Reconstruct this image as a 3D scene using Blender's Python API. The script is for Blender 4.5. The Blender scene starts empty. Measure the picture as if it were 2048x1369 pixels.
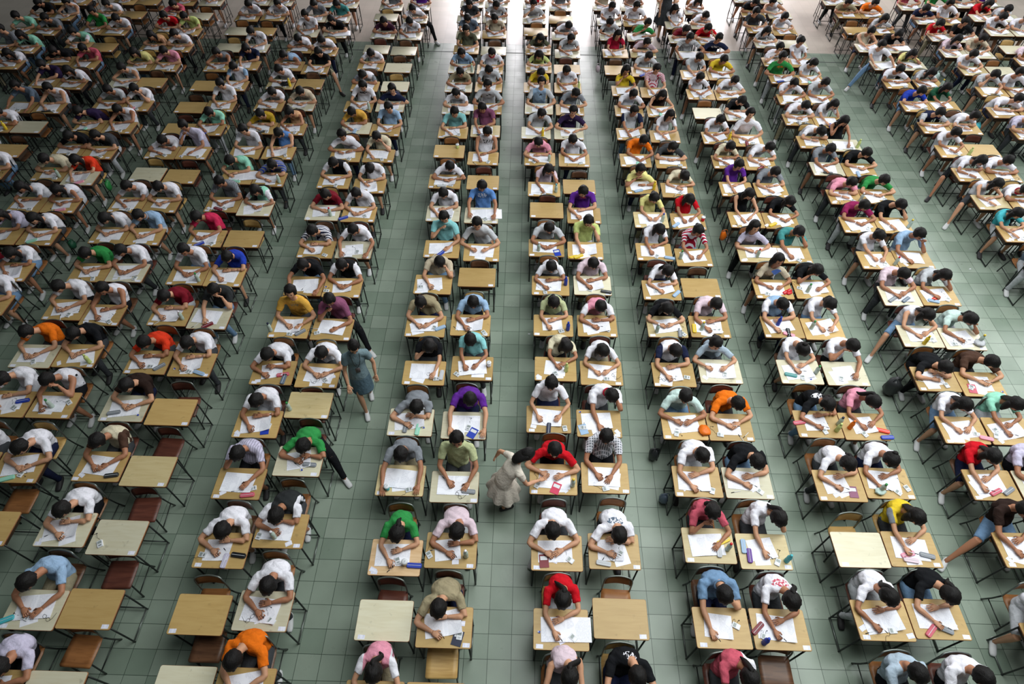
import bpy, bmesh, math, random
import numpy as np
from mathutils import Vector, Matrix
R = random.Random(7)
SC = bpy.context.scene
COL = SC.collection
D = bpy.data

# ------------------------------------------------------------------ colours
def lin(c):
    return tuple((x / 12.92 if x <= .04045 else ((x + .055) / 1.055) ** 2.4) for x in [v / 255 for v in c])
PAL = {
 'white': (230, 228, 238), 'ltgrey': (190, 192, 198), 'grey': (128, 132, 140), 'dkgrey': (62, 64, 68), 'charcoal': (44, 46, 48),
 'black': (20, 21, 25), 'navy': (28, 34, 62), 'blue': (36, 62, 170), 'ltblue': (150, 178, 210), 'denim': (112, 142, 176),
 'palegreyblue': (168, 184, 200), 'bluegrey': (98, 112, 130), 'teal': (70, 140, 140), 'aqua': (140, 202, 206), 'turquoise': (74, 178, 190),
 'mint': (150, 214, 190), 'palemint': (196, 218, 214), 'palegreen': (178, 184, 142), 'lime': (196, 208, 130), 'green': (50, 140, 72), 'dkgreen': (34, 88, 62),
 'olive': (92, 94, 76), 'khaki': (158, 146, 118), 'cream': (214, 204, 178), 'beige': (196, 182, 160), 'brown': (74, 52, 42), 'dkbrown': (44, 30, 26),
 'yellow': (222, 190, 50), 'paleyellow': (222, 214, 140), 'mustard': (180, 146, 40), 'amber': (220, 168, 74), 'orange': (228, 112, 22),
 'redorange': (218, 58, 30), 'red': (196, 20, 34), 'dkred': (118, 20, 36), 'crimson': (170, 26, 56), 'rose': (196, 88, 106), 'pink': (226, 150, 172),
 'ltpink': (218, 196, 208), 'hotpink': (200, 44, 84), 'magenta': (140, 34, 84), 'mauve': (134, 78, 108), 'dkmauve': (70, 36, 58),
 'pinkgrey': (186, 166, 176), 'purple': (92, 40, 140), 'dkpurple': (46, 32, 66), 'lilac': (196, 190, 214), 'peach': (206, 160, 120),
 'floral': (180, 150, 140), 'khakiT': (150, 140, 116),
}
WORD = {'ltgrey': 'light-grey', 'dkgrey': 'dark-grey', 'ltblue': 'light-blue', 'palegreyblue': 'pale-blue', 'bluegrey': 'blue-grey', 'palemint': 'pale-mint',
 'palegreen': 'olive-green', 'dkgreen': 'dark-green', 'dkbrown': 'dark-brown', 'paleyellow': 'pale-yellow', 'redorange': 'orange-red', 'dkred': 'dark-red',
 'ltpink': 'pale-pink', 'hotpink': 'bright-pink', 'dkmauve': 'dark-mauve', 'pinkgrey': 'pinkish-grey', 'dkpurple': 'dark-purple', 'denim': 'denim-blue', 'midblue': 'sky-blue'}

# ------------------------------------------------------------------ materials
_M = {}
def newmat(name):
    m = D.materials.new(name); m.use_nodes = True
    nt = m.node_tree; b = nt.nodes['Principled BSDF']
    return m, nt, b
def N(nt, t, **k):
    n = nt.nodes.new(t)
    for a, v in k.items():
        if a.startswith('_'): setattr(n, a[1:], v)
        else: n.inputs[a.replace('_', ' ')].default_value = v
    return n
PAL['midblue'] = (92, 134, 196); PAL['dresscream'] = (214, 204, 192); PAL['blouse'] = (112, 132, 140); PAL['denim2'] = (88, 110, 124)
def plain(name, rgb, rough=.6, metal=0, spec=.4):
    if name in _M: return _M[name]
    m, nt, b = newmat(name)
    tc = N(nt, 'ShaderNodeTexCoord'); no = N(nt, 'ShaderNodeTexNoise', Scale=9.0, Detail=2.0)
    nt.links.new(tc.outputs['Object'], no.inputs['Vector'])
    mp = N(nt, 'ShaderNodeMapRange'); mp.inputs[3].default_value = .88; mp.inputs[4].default_value = 1.1
    nt.links.new(no.outputs[0], mp.inputs[0])
    mx = N(nt, 'ShaderNodeMix', _data_type='RGBA', _blend_type='MULTIPLY'); mx.inputs[0].default_value = 1
    mx.inputs[6].default_value = (*lin(rgb), 1); nt.links.new(mp.outputs[0], mx.inputs[7])
    nt.links.new(mx.outputs[2], b.inputs['Base Color'])
    b.inputs['Roughness'].default_value = rough; b.inputs['Metallic'].default_value = metal
    b.inputs['Specular IOR Level'].default_value = spec
    _M[name] = m; return m
def fabric(col, col2=None, style='t', spot=None):
    key = 'fabric_%s_%s_%s%s' % (col, col2, style, spot or '')
    if key in _M: return _M[key]
    m, nt, b = newmat(key); L = nt.links
    tc = N(nt, 'ShaderNodeTexCoord'); sx = N(nt, 'ShaderNodeSeparateXYZ'); L.new(tc.outputs['Object'], sx.inputs[0])
    c1 = (*lin(PAL[col]), 1); c2 = (*lin(PAL[col2]), 1) if col2 else c1
    base = N(nt, 'ShaderNodeMix', _data_type='RGBA'); base.inputs[6].default_value = c1; base.inputs[7].default_value = c2
    base.inputs[0].default_value = 0
    if style == 'st' or (style in ('p', 'c') and (col2 or style == 'p')):
        w = N(nt, 'ShaderNodeMath', _operation='MULTIPLY'); w.inputs[1].default_value = 120 if style == 'st' else 190
        src = sx.outputs[1] if style == 'st' else sx.outputs[0]
        L.new(src, w.inputs[0]); s = N(nt, 'ShaderNodeMath', _operation='SINE'); L.new(w.outputs[0], s.inputs[0])
        g = N(nt, 'ShaderNodeMath', _operation='GREATER_THAN'); g.inputs[1].default_value = .25 if style == 'st' else .55
        L.new(s.outputs[0], g.inputs[0])
        if not col2: base.inputs[7].default_value = tuple(v * .6 for v in c1[:3]) + (1,)
        if col2 and style == 'p':
            w2 = N(nt, 'ShaderNodeMath', _operation='MULTIPLY'); w2.inputs[1].default_value = 190; L.new(sx.outputs[1], w2.inputs[0])
            s2 = N(nt, 'ShaderNodeMath', _operation='SINE'); L.new(w2.outputs[0], s2.inputs[0])
            g2 = N(nt, 'ShaderNodeMath', _operation='GREATER_THAN'); g2.inputs[1].default_value = .5; L.new(s2.outputs[0], g2.inputs[0])
            mxx = N(nt, 'ShaderNodeMath', _operation='MAXIMUM'); L.new(g.outputs[0], mxx.inputs[0]); L.new(g2.outputs[0], mxx.inputs[1]); g = mxx
        L.new(g.outputs[0], base.inputs[0])
    elif col2:
        a = N(nt, 'ShaderNodeMath', _operation='ABSOLUTE'); L.new(sx.outputs[0], a.inputs[0])
        g = N(nt, 'ShaderNodeMath', _operation='GREATER_THAN'); g.inputs[1].default_value = .15; L.new(a.outputs[0], g.inputs[0])
        L.new(g.outputs[0], base.inputs[0])
    if col == 'floral':
        v = N(nt, 'ShaderNodeTexVoronoi', Scale=30.0); L.new(tc.outputs['Object'], v.inputs['Vector']); L.new(v.outputs[0], base.inputs[0])
    no = N(nt, 'ShaderNodeTexNoise', Scale=14.0, Detail=3.0); no.inputs['Distortion'].default_value = 1.2
    L.new(tc.outputs['Object'], no.inputs['Vector'])
    mp = N(nt, 'ShaderNodeMapRange'); mp.inputs[1].default_value = .3; mp.inputs[2].default_value = .7; mp.inputs[3].default_value = .84; mp.inputs[4].default_value = 1.05
    L.new(no.outputs[0], mp.inputs[0])
    mx = N(nt, 'ShaderNodeMix', _data_type='RGBA', _blend_type='MULTIPLY'); mx.inputs[0].default_value = 1
    src = base.outputs[2]
    if spot:
        (sx_, sy_, sz_), rad, ink = spot
        sb = N(nt, 'ShaderNodeVectorMath', _operation='SUBTRACT'); sb.inputs[1].default_value = (sx_, sy_, sz_); L.new(tc.outputs['Object'], sb.inputs[0])
        sc_ = N(nt, 'ShaderNodeVectorMath', _operation='MULTIPLY'); sc_.inputs[1].default_value = (.55, .9, 1.2); L.new(sb.outputs[0], sc_.inputs[0])
        ln = N(nt, 'ShaderNodeVectorMath', _operation='LENGTH'); L.new(sc_.outputs[0], ln.inputs[0])
        lt = N(nt, 'ShaderNodeMath', _operation='LESS_THAN'); lt.inputs[1].default_value = rad; L.new(ln.outputs['Value'], lt.inputs[0])
        sn = N(nt, 'ShaderNodeTexNoise', Scale=38.0, Detail=1.0); L.new(tc.outputs['Object'], sn.inputs['Vector'])
        gt = N(nt, 'ShaderNodeMath', _operation='GREATER_THAN'); gt.inputs[1].default_value = .5; L.new(sn.outputs[0], gt.inputs[0])
        mu = N(nt, 'ShaderNodeMath', _operation='MULTIPLY'); L.new(lt.outputs[0], mu.inputs[0]); L.new(gt.outputs[0], mu.inputs[1])
        ms = N(nt, 'ShaderNodeMix', _data_type='RGBA'); ms.inputs[7].default_value = (*lin(PAL[ink]), 1); L.new(mu.outputs[0], ms.inputs[0]); L.new(src, ms.inputs[6]); src = ms.outputs[2]
    L.new(src, mx.inputs[6]); L.new(mp.outputs[0], mx.inputs[7]); L.new(mx.outputs[2], b.inputs['Base Color'])
    bp = N(nt, 'ShaderNodeBump', Strength=.55, Distance=.02); L.new(no.outputs[0], bp.inputs['Height']); L.new(bp.outputs[0], b.inputs['Normal'])
    b.inputs['Roughness'].default_value = .9; b.inputs['Specular IOR Level'].default_value = .15
    _M[key] = m; return m
def wood(name, rgb, dark, rough=.42, scale=1.0, gloss=.4, marks=.25):
    if name in _M: return _M[name]
    m, nt, b = newmat(name); L = nt.links
    tc = N(nt, 'ShaderNodeTexCoord'); oi = N(nt, 'ShaderNodeObjectInfo')
    ad = N(nt, 'ShaderNodeVectorMath', _operation='ADD'); sc = N(nt, 'ShaderNodeMath', _operation='MULTIPLY'); sc.inputs[1].default_value = 37
    L.new(oi.outputs['Random'], sc.inputs[0]); L.new(tc.outputs['Object'], ad.inputs[0]); L.new(sc.outputs[0], ad.inputs[1])
    mpg = N(nt, 'ShaderNodeMapping'); mpg.inputs['Scale'].default_value = (2.0 * scale, 15 * scale, 4); L.new(ad.outputs[0], mpg.inputs[0])
    no = N(nt, 'ShaderNodeTexNoise', Scale=1.6, Detail=5.0); no.inputs['Distortion'].default_value = .6; L.new(mpg.outputs[0], no.inputs['Vector'])
    cr = N(nt, 'ShaderNodeValToRGB'); L.new(no.outputs[0], cr.inputs[0])
    cr.color_ramp.elements[0].position = .32; cr.color_ramp.elements[1].position = .62
    cr.color_ramp.elements[0].color = (*lin(dark), 1); cr.color_ramp.elements[1].color = (*lin(rgb), 1)
    # scribbles and stains
    n2 = N(nt, 'ShaderNodeTexNoise', Scale=11.0, Detail=6.0); L.new(ad.outputs[0], n2.inputs['Vector'])
    r2 = N(nt, 'ShaderNodeMapRange'); r2.inputs[1].default_value = .64; r2.inputs[2].default_value = .72; r2.inputs[3].default_value = 0; r2.inputs[4].default_value = marks
    L.new(n2.outputs[0], r2.inputs[0])
    mx = N(nt, 'ShaderNodeMix', _data_type='RGBA'); mx.inputs[7].default_value = (*lin(tuple(v * .45 for v in dark)), 1)
    L.new(r2.outputs[0], mx.inputs[0]); L.new(cr.outputs[0], mx.inputs[6])
    # per-thing brightness
    r3 = N(nt, 'ShaderNodeMapRange'); r3.inputs[3].default_value = .84; r3.inputs[4].default_value = 1.12; L.new(oi.outputs['Random'], r3.inputs[0])
    m3 = N(nt, 'ShaderNodeMix', _data_type='RGBA', _blend_type='MULTIPLY'); m3.inputs[0].default_value = 1
    L.new(mx.outputs[2], m3.inputs[6]); L.new(r3.outputs[0], m3.inputs[7]); L.new(m3.outputs[2], b.inputs['Base Color'])
    b.inputs['Roughness'].default_value = rough; b.inputs['Specular IOR Level'].default_value = gloss
    _M[name] = m; return m
def printed(name, rgb=(244, 244, 254), ink=(120, 122, 150), sx=1, lines=240, amount=.5):
    if name in _M: return _M[name]
    m, nt, b = newmat(name); L = nt.links
    tc = N(nt, 'ShaderNodeTexCoord'); sp = N(nt, 'ShaderNodeSeparateXYZ'); L.new(tc.outputs['Object'], sp.inputs[0])
    w = N(nt, 'ShaderNodeMath', _operation='MULTIPLY'); w.inputs[1].default_value = lines * 2; L.new(sp.outputs[1], w.inputs[0])
    s = N(nt, 'ShaderNodeMath', _operation='SINE'); L.new(w.outputs[0], s.inputs[0])
    g = N(nt, 'ShaderNodeMath', _operation='GREATER_THAN'); g.inputs[1].default_value = .1; L.new(s.outputs[0], g.inputs[0])
    # words: noise gaps; blocks of text; clear margins and gutter
    mpg = N(nt, 'ShaderNodeMapping'); mpg.inputs['Scale'].default_value = (160, 40, 1); L.new(tc.outputs['Object'], mpg.inputs[0])
    n1 = N(nt, 'ShaderNodeTexNoise', Scale=1.0, Detail=1.0); L.new(mpg.outputs[0], n1.inputs['Vector'])
    g1 = N(nt, 'ShaderNodeMath', _operation='GREATER_THAN'); g1.inputs[1].default_value = .44; L.new(n1.outputs[0], g1.inputs[0])
    oi = N(nt, 'ShaderNodeObjectInfo'); ad = N(nt, 'ShaderNodeVectorMath', _operation='ADD'); k = N(nt, 'ShaderNodeMath', _operation='MULTIPLY'); k.inputs[1].default_value = 53
    L.new(oi.outputs['Random'], k.inputs[0]); L.new(k.outputs[0], ad.inputs[1]); L.new(tc.outputs['Object'], ad.inputs[0])
    n2 = N(nt, 'ShaderNodeTexNoise', Scale=9.0, Detail=0.0); L.new(ad.outputs[0], n2.inputs['Vector'])
    g2 = N(nt, 'ShaderNodeMath', _operation='GREATER_THAN'); g2.inputs[1].default_value = .45; L.new(n2.outputs[0], g2.inputs[0])
    ab = N(nt, 'ShaderNodeMath', _operation='ABSOLUTE'); L.new(sp.outputs[0], ab.inputs[0])
    g3 = N(nt, 'ShaderNodeMath', _operation='GREATER_THAN'); g3.inputs[1].default_value = .012; L.new(ab.outputs[0], g3.inputs[0])
    p = g
    for q in (g1, g2, g3):
        mu = N(nt, 'ShaderNodeMath', _operation='MULTIPLY'); L.new(p.outputs[0], mu.inputs[0]); L.new(q.outputs[0], mu.inputs[1]); p = mu
    fa = N(nt, 'ShaderNodeMath', _operation='MULTIPLY'); fa.inputs[1].default_value = amount; L.new(p.outputs[0], fa.inputs[0])
    mx = N(nt, 'ShaderNodeMix', _data_type='RGBA'); mx.inputs[6].default_value = (*lin(rgb), 1); mx.inputs[7].default_value = (*lin(ink), 1)
    L.new(fa.outputs[0], mx.inputs[0]); L.new(mx.outputs[2], b.inputs['Base Color'])
    b.inputs['Roughness'].default_value = .75; b.inputs['Specular IOR Level'].default_value = .2
    _M[name] = m; return m

WOODS = {'o': wood('ply_ochre', (188, 157, 102), (180, 148, 93)), 'l': wood('ply_pale', (212, 206, 182), (205, 197, 170), marks=.3),
         'l2': wood('ply_tan', (202, 184, 140), (192, 172, 126)), 'l3': wood('ply_pinkish', (220, 186, 146), (204, 166, 122))}
EDGE = plain('ply_edge', (150, 100, 62), .5)
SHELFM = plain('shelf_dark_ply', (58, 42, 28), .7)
STEEL = plain('painted_steel', (52, 56, 54), .38, .55)
STEEL2 = plain('worn_steel', (116, 122, 118), .34, .7)
SEATS = [wood('seat_redbrown', (100, 56, 44), (80, 42, 33)), wood('seat_orange', (148, 98, 56), (126, 80, 44)), wood('seat_tan', (196, 160, 100), (172, 134, 78)),
         wood('seat_brown', (108, 74, 52), (78, 50, 34))]
STICK = printed('seat_ticket', (232, 232, 246), (70, 90, 170), lines=500, amount=.35)
SKIN = plain('skin', (196, 146, 116), .55, 0, .35)
SKIN2 = plain('skin_tanned', (168, 116, 88), .55, 0, .35)
DARK = plain('pupil_dark', (22, 16, 14), .4)
LIP = plain('lips', (164, 86, 82), .5)
def hairmat():
    m, nt, b = newmat('black_hair'); L = nt.links
    tc = N(nt, 'ShaderNodeTexCoord'); mp = N(nt, 'ShaderNodeMapping'); mp.inputs['Scale'].default_value = (1, .25, .6); L.new(tc.outputs['Object'], mp.inputs[0])
    no = N(nt, 'ShaderNodeTexNoise', Scale=90.0, Detail=3.0); no.inputs['Distortion'].default_value = 1.5; L.new(mp.outputs[0], no.inputs['Vector'])
    cr = N(nt, 'ShaderNodeValToRGB'); cr.color_ramp.elements[0].color = (.002, .0018, .0018, 1); cr.color_ramp.elements[1].color = (.010, .008, .008, 1); L.new(no.outputs[0], cr.inputs[0]); L.new(cr.outputs[0], b.inputs['Base Color'])
    bp = N(nt, 'ShaderNodeBump', Strength=.8, Distance=.008); L.new(no.outputs[0], bp.inputs['Height']); L.new(bp.outputs[0], b.inputs['Normal'])
    b.inputs['Roughness'].default_value = .55; b.inputs['Specular IOR Level'].default_value = .2; return m
HAIR = hairmat()
PAPER = printed('exam_print', lines=330, amount=.34)
SHEET = printed('answer_print', amount=.2, lines=300)
SHOEW = plain('shoe_white', (206, 206, 208), .6)
SHOED = plain('shoe_dark', (46, 44, 46), .6)
TROU = {'d': fabric('dkgrey'), 'n': fabric('navy'), 'j': fabric('denim'), 'k': fabric('khakiT'), 'w': fabric('ltgrey'), 'b': fabric('black')}

# ------------------------------------------------------------------ mesh helpers
class G:
    """verts/faces collector"""
    def __init__(s): s.v = []; s.f = []; s.m = []
    def add(s, v, f, m=0):
        b = len(s.v); s.v += [tuple(p) for p in v]; s.f += [tuple(b + i for i in q) for q in f]; s.m += [m] * len(f)
    def mesh(s, name, mats=(), smooth=True):
        me = D.meshes.new(name); me.from_pydata(s.v, [], s.f)
        for m in mats: me.materials.append(m)
        me.polygons.foreach_set('material_index', s.m); me.polygons.foreach_set('use_smooth', [smooth] * len(s.f)); me.update()
        return me
def crm(pts, n):
    """Catmull-Rom resample of points (each a tuple of any size)"""
    P = [np.array(p, float) for p in pts]; P = [2 * P[0] - P[1]] + P + [2 * P[-1] - P[-2]]; o = []
    for i in range(1, len(P) - 2):
        for k in range(n):
            t = k / n; a, b, c, d = P[i - 1:i + 3]
            o.append(.5 * ((2 * b) + (-a + c) * t + (2 * a - 5 * b + 4 * c - d) * t * t + (-a + 3 * b - 3 * c + d) * t ** 3))
    o.append(P[-2]); return o
def tube(g, pts, rad, n=8, mat=0, smooth=0, ref=(1, 0, 0), cap=True):
    """pts list of xyz, rad list of r or (ra, rb): ra along ref"""
    rows = [tuple(p) + (tuple(r) if isinstance(r, (tuple, list)) else (r, r)) for p, r in zip(pts, rad)]
    if smooth: rows = crm(rows, smooth)
    rows = [np.array(r, float) for r in rows]; P = [r[:3] for r in rows]; vs = []
    for i, r in enumerate(rows):
        t = P[min(i + 1, len(P) - 1)] - P[max(i - 1, 0)]; t /= (np.linalg.norm(t) + 1e-9)
        a = np.array(ref, float); a = a - t * a.dot(t)
        if np.linalg.norm(a) < .15: a = np.array((0, 1., 0)) - t * t[1]
        a /= np.linalg.norm(a) + 1e-9; b = np.cross(t, a)
        for k in range(n):
            th = 2 * math.pi * k / n
            vs.append(P[i] + a * (math.cos(th) * r[3]) + b * (math.sin(th) * r[4]))
    f = []; m = len(rows)
    for i in range(m - 1):
        for k in range(n):
            f.append((i * n + k, i * n + (k + 1) % n, (i + 1) * n + (k + 1) % n, (i + 1) * n + k))
    if cap: f += [tuple(range(n - 1, -1, -1)), tuple((m - 1) * n + k for k in range(n))]
    g.add(vs, f, mat)
def ell(g, c, ax, seg=12, rings=8, mat=0, fn=None):
    """ellipsoid, ax = three axis vectors (numpy)"""
    vs = []; f = []
    for i in range(rings + 1):
        ph = math.pi * i / rings
        for k in range(seg):
            th = 2 * math.pi * k / seg
            d = (math.sin(ph) * math.cos(th), math.sin(ph) * math.sin(th), math.cos(ph))
            if fn: d = fn(d)
            vs.append(np.array(c) + ax[0] * d[0] + ax[1] * d[1] + ax[2] * d[2])
    for i in range(rings):
        for k in range(seg):
            f.append((i * seg + k, i * seg + (k + 1) % seg, (i + 1) * seg + (k + 1) % seg, (i + 1) * seg + k))
    g.add(vs, f, mat)
def ball(g, c, r, mat=0, seg=10): ell(g, c, [np.array((r, 0, 0.)), np.array((0, r, 0.)), np.array((0, 0, r))], seg, max(5, seg * 2 // 3), mat)
def box(g, lo, hi, mat=0, bev=0.0, mats=None):
    x0, y0, z0 = lo; x1, y1, z1 = hi
    if bev:
        r = bev; o = []
        for cx, cy, a0 in ((x1 - r, y1 - r, 0), (x0 + r, y1 - r, 90), (x0 + r, y0 + r, 180), (x1 - r, y0 + r, 270)):
            for k in range(4):
                a = math.radians(a0 + 30 * k); o.append((cx + r * math.cos(a), cy + r * math.sin(a)))
        n = len(o); e = min(.003, (z1 - z0) * .3)
        vs = [(x, y, z0) for x, y in o] + [(x, y, z1 - e) for x, y in o]
        cx, cy = (x0 + x1) / 2, (y0 + y1) / 2
        vs += [(x + (e if x < cx else -e), y + (e if y < cy else -e), z1) for x, y in o]
        top = [tuple(range(2 * n, 3 * n))]
        side = [(k, (k + 1) % n, n + (k + 1) % n, n + k) for k in range(n)] + [(n + k, n + (k + 1) % n, 2 * n + (k + 1) % n, 2 * n + k) for k in range(n)]
        bot = [tuple(range(n - 1, -1, -1))]
        b = len(g.v); g.v += vs
        for q in top: g.f.append(tuple(b + i for i in q)); g.m.append(mat)
        for q in side + bot: g.f.append(tuple(b + i for i in q)); g.m.append(mat if mats is None else mats)
        return
    vs = [(x, y, z) for z in (z0, z1) for x, y in ((x0, y0), (x1, y0), (x1, y1), (x0, y1))]
    g.add(vs, [(3, 2, 1, 0), (4, 5, 6, 7), (0, 1, 5, 4), (1, 2, 6, 5), (2, 3, 7, 6), (3, 0, 4, 7)], mat)
_tmp = None
def remesh(g, vox, smooth=2):
    """voxel union of overlapping closed shells -> one continuous skin (verts, faces)"""
    me = D.meshes.new('tmp'); me.from_pydata(g.v, [], g.f)
    ob = D.objects.new('tmp', me); COL.objects.link(ob)
    md = ob.modifiers.new('r', 'REMESH'); md.mode = 'VOXEL'; md.voxel_size = vox; md.adaptivity = 0
    if smooth:
        ms = ob.modifiers.new('s', 'SMOOTH'); ms.factor = .5; ms.iterations = smooth
    dg = bpy.context.evaluated_depsgraph_get(); ev = ob.evaluated_get(dg); m2 = ev.to_mesh()
    n = len(m2.vertices); co = np.empty(n * 3); m2.vertices.foreach_get('co', co); co = co.reshape(-1, 3)
    fs = [tuple(p.vertices) for p in m2.polygons]
    ev.to_mesh_clear(); D.objects.remove(ob); D.meshes.remove(me)
    return co, fs
def link(name, me, parent=None, loc=None, rz=0, **props):
    o = D.objects.new(name, me); COL.objects.link(o)
    if parent is not None: o.parent = parent
    if loc is not None: o.location = loc
    if rz: o.rotation_euler = (0, 0, rz)
    for k, v in props.items(): o[k] = v
    return o
def setmat(o, i, m):
    o.material_slots[i].link = 'OBJECT'; o.material_slots[i].material = m
# ------------------------------------------------------------------ people
def nrm(v): v = np.array(v, float); return v / (np.linalg.norm(v) + 1e-9)
def ik(S, Wt, l1, l2, pole):
    S = np.array(S, float); Wt = np.array(Wt, float); d = Wt - S; L = np.linalg.norm(d)
    if L > (l1 + l2) * .985: Wt = S + d / L * (l1 + l2) * .985; d = Wt - S; L = np.linalg.norm(d)
    u = d / L; a = (l1 * l1 - l2 * l2 + L * L) / (2 * L); h = math.sqrt(max(l1 * l1 - a * a, 1e-4))
    p = np.array(pole, float); p = p - u * p.dot(u); p = nrm(p)
    return S + u * a + p * h, Wt
TOP = .698
def hand(g, w, d, side, fist, fem):
    """wrist w, direction d, side -1 = image left; five fingers"""
    d = nrm(d); n = np.array((0, 0, 1.)); n = nrm(n - d * n.dot(d)); s = np.cross(d, n) * 1.0   # s: sideways
    k = .92 if fem else 1.0
    palm_c = w + d * .045 * k
    tube(g, [w - d * .01, w + d * .03 * k, w + d * .08 * k], [(.024 * k, .018), (.036 * k, .014), (.038 * k, .012)], 8, 0, 2, ref=s)
    inner = s if np.dot(s, np.array((-side, 0, 0))) > 0 else -s      # towards the body's middle: thumb side
    lens = [.066, .076, .071, .056]
    for i in range(4):
        off = inner * (.027 - .018 * i) * k; b = w + d * .074 * k + off; l = lens[i] * k
        sp = nrm(d + inner * (.14 - .1 * i))
        if fist:
            p1 = b + sp * l * .5 + n * .008; p2 = p1 + nrm(sp * .25 - n * .9) * l * .38; p3 = p2 - sp * l * .26 - n * .002
        else:
            p1 = b + sp * l * .42 + n * .007; p2 = p1 + nrm(sp - n * .35) * l * .33; p3 = p2 + nrm(sp - n * .55) * l * .25
        tube(g, [b - sp * .012, p1, p2, p3], [.0095 * k, .009 * k, .0078 * k, .006 * k], 6, 0)
    b = w + d * .022 * k + inner * .026 * k
    t1 = b + nrm(inner * .8 + d * .75 - n * .1) * .036 * k; t2 = t1 + nrm(inner * .15 + d - n * .25) * .03 * k
    tube(g, [b - inner * .014, b, t1, t2], [.012 * k, .0125 * k, .0105 * k, .0075 * k], 6, 0)
    return w + d * .12 * k - n * .0
def skeleton(hx, hy, hz, pose, fem, seed, legs, yaw=None):
    r = random.Random(seed); K = {}
    low = pose in 'd'; up_ = pose in 'U'; mid = pose in 'ut'
    uy = {'d': -.86, 'U': -.12, 'u': -.42, 't': -.45}.get(pose, -.68) + r.uniform(-.06, .06)
    if hz > 1.05 and pose in 'wbhHs': uy += .18
    yw = r.uniform(-.4, .4) if yaw is None else yaw
    up = nrm((math.sin(yw) * .25 + r.uniform(-.12, .12), uy, math.sqrt(1 - uy * uy)))
    fc = nrm((math.sin(yw) * .5, -math.sqrt(max(1 - uy * uy, .05)), uy * .95 if not up_ else -.22)); fc = nrm(fc - up * fc.dot(up))
    H = np.array((hx, hy, hz)); Nk = H - up * .15 + np.array((0, .012, -.005)) - fc * .012
    sx = hx * .62
    if up_ or mid: S = np.array((sx, Nk[1] + .02, Nk[2] - .075))
    else: S = np.array((sx, Nk[1] + .075, Nk[2] - .055))
    S[2] = max(S[2], .79); S[1] = min(S[1], .74)
    P = np.array((hx * .1, .73, .50)); M = (S + P) / 2 + np.array((0, .075 if not up_ else .02, .02)); M[1] = min(M[1], .80)
    sw = .158 if fem else .182
    tw = r.uniform(-.03, .03) + (.02 if pose == 'w' else 0)
    SL = S + np.array((-sw, -.02 - tw, -.03)); SR = S + np.array((sw, -.02 + tw, -.03))
    hdl = {'w': ((-.12, .19, .738), (.02, .34, .742)), 'b': ((-.1, .25, .738), (.1, .27, .74)), 'h': ((-.13, .2, .738), None), 'H': (None, (.12, .22, .738)),
           't': (None, (.1, .24, .738)), 's': ((-.25, .12, .738), (.26, .13, .738)), 'd': ((-.1, .27, .738), (.06, .33, .745)), 'u': ((-.15, .29, .75), (.15, .3, .75)),
           'U': ((-.1, .27, .738), (.14, .28, .738))}[pose]
    l1, l2 = (.262, .225) if fem else (.285, .245)
    arms = []
    for sd, Sh, tg in ((-1, SL, hdl[0]), (1, SR, hdl[1])):
        if tg is None:
            W0 = H + fc * .06 + np.array((sd * .085, -.01, 0)) - up * .06
            if pose == 't': W0 = H + fc * .085 - up * .1 + np.array((sd * .02, 0, -.01))
            E = np.array((Sh[0] + sd * .05, min(Sh[1] - .12, .42), TOP + .05)); E = Sh + nrm(E - Sh) * l1
            if E[2] < TOP + .04: E[2] = TOP + .04
            Wt = E + nrm(W0 - E) * min(l2, max(np.linalg.norm(W0 - E), .12)); hd = nrm(up * .8 + np.array((-sd * .35, 0, .1)))
            if pose == 't': hd = nrm(np.array((-sd * .6, -.2, .5)))
        else:
            tg = np.array(tg) + np.array((hx * .55 + r.uniform(-.03, .03), r.uniform(-.035, .035), 0))
            pole = (sd * .95, .25, -.35) if pose != 's' else (sd, .2, .1)
            E, Wt = ik(Sh, tg, l1, l2, pole)
            zmin = TOP + .042
            if E[1] < .50 and E[2] < zmin: E[2] = zmin
            if Wt[1] < .48 and Wt[2] < TOP + .032: Wt[2] = TOP + .032
            hd = nrm(Wt - E); hd[2] = min(hd[2], -.02); hd = nrm((hd[0] * .85 - sd * .12, hd[1], max(hd[2], -.12)))
            if pose == 'w' and sd == 1 or pose == 'd': hd = nrm((hd[0], hd[1] * .6, 0))
        arms.append((sd, Sh, E, Wt, hd, tg is None))
    lg = []
    for sd in (-1, 1):
        hp = np.array((sd * .085 + P[0], .70, .475)); kn = np.array((sd * .11, .33 + r.uniform(-.02, .05), .47)); an = np.array((sd * (.12 + r.uniform(0, .05)), .36 + r.uniform(-.05, .16), .075)); to = np.array((sd * .02, -.14, -.045))
        if legs and legs[0] == 'k':
            out = -1 if legs[-1] == 'l' else 1
            if sd == out:
                if '2' in legs: kn = np.array((sd * .24, .37, .47)); an = np.array((sd * .27, .40, .075)); to = np.array((sd * .05, -.13, -.045))
                else: kn = np.array((sd * .36, .46, .46)); an = np.array((sd * (.64 if 'K' in legs else .5), .30, .085)); to = np.array((sd * .10, -.11, -.045))
        lg.append((sd, hp, kn, an, to))
    return dict(H=H, up=up, fc=fc, N=Nk, S=S, P=P, M=M, arms=arms, legs=lg, sw=sw)
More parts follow.
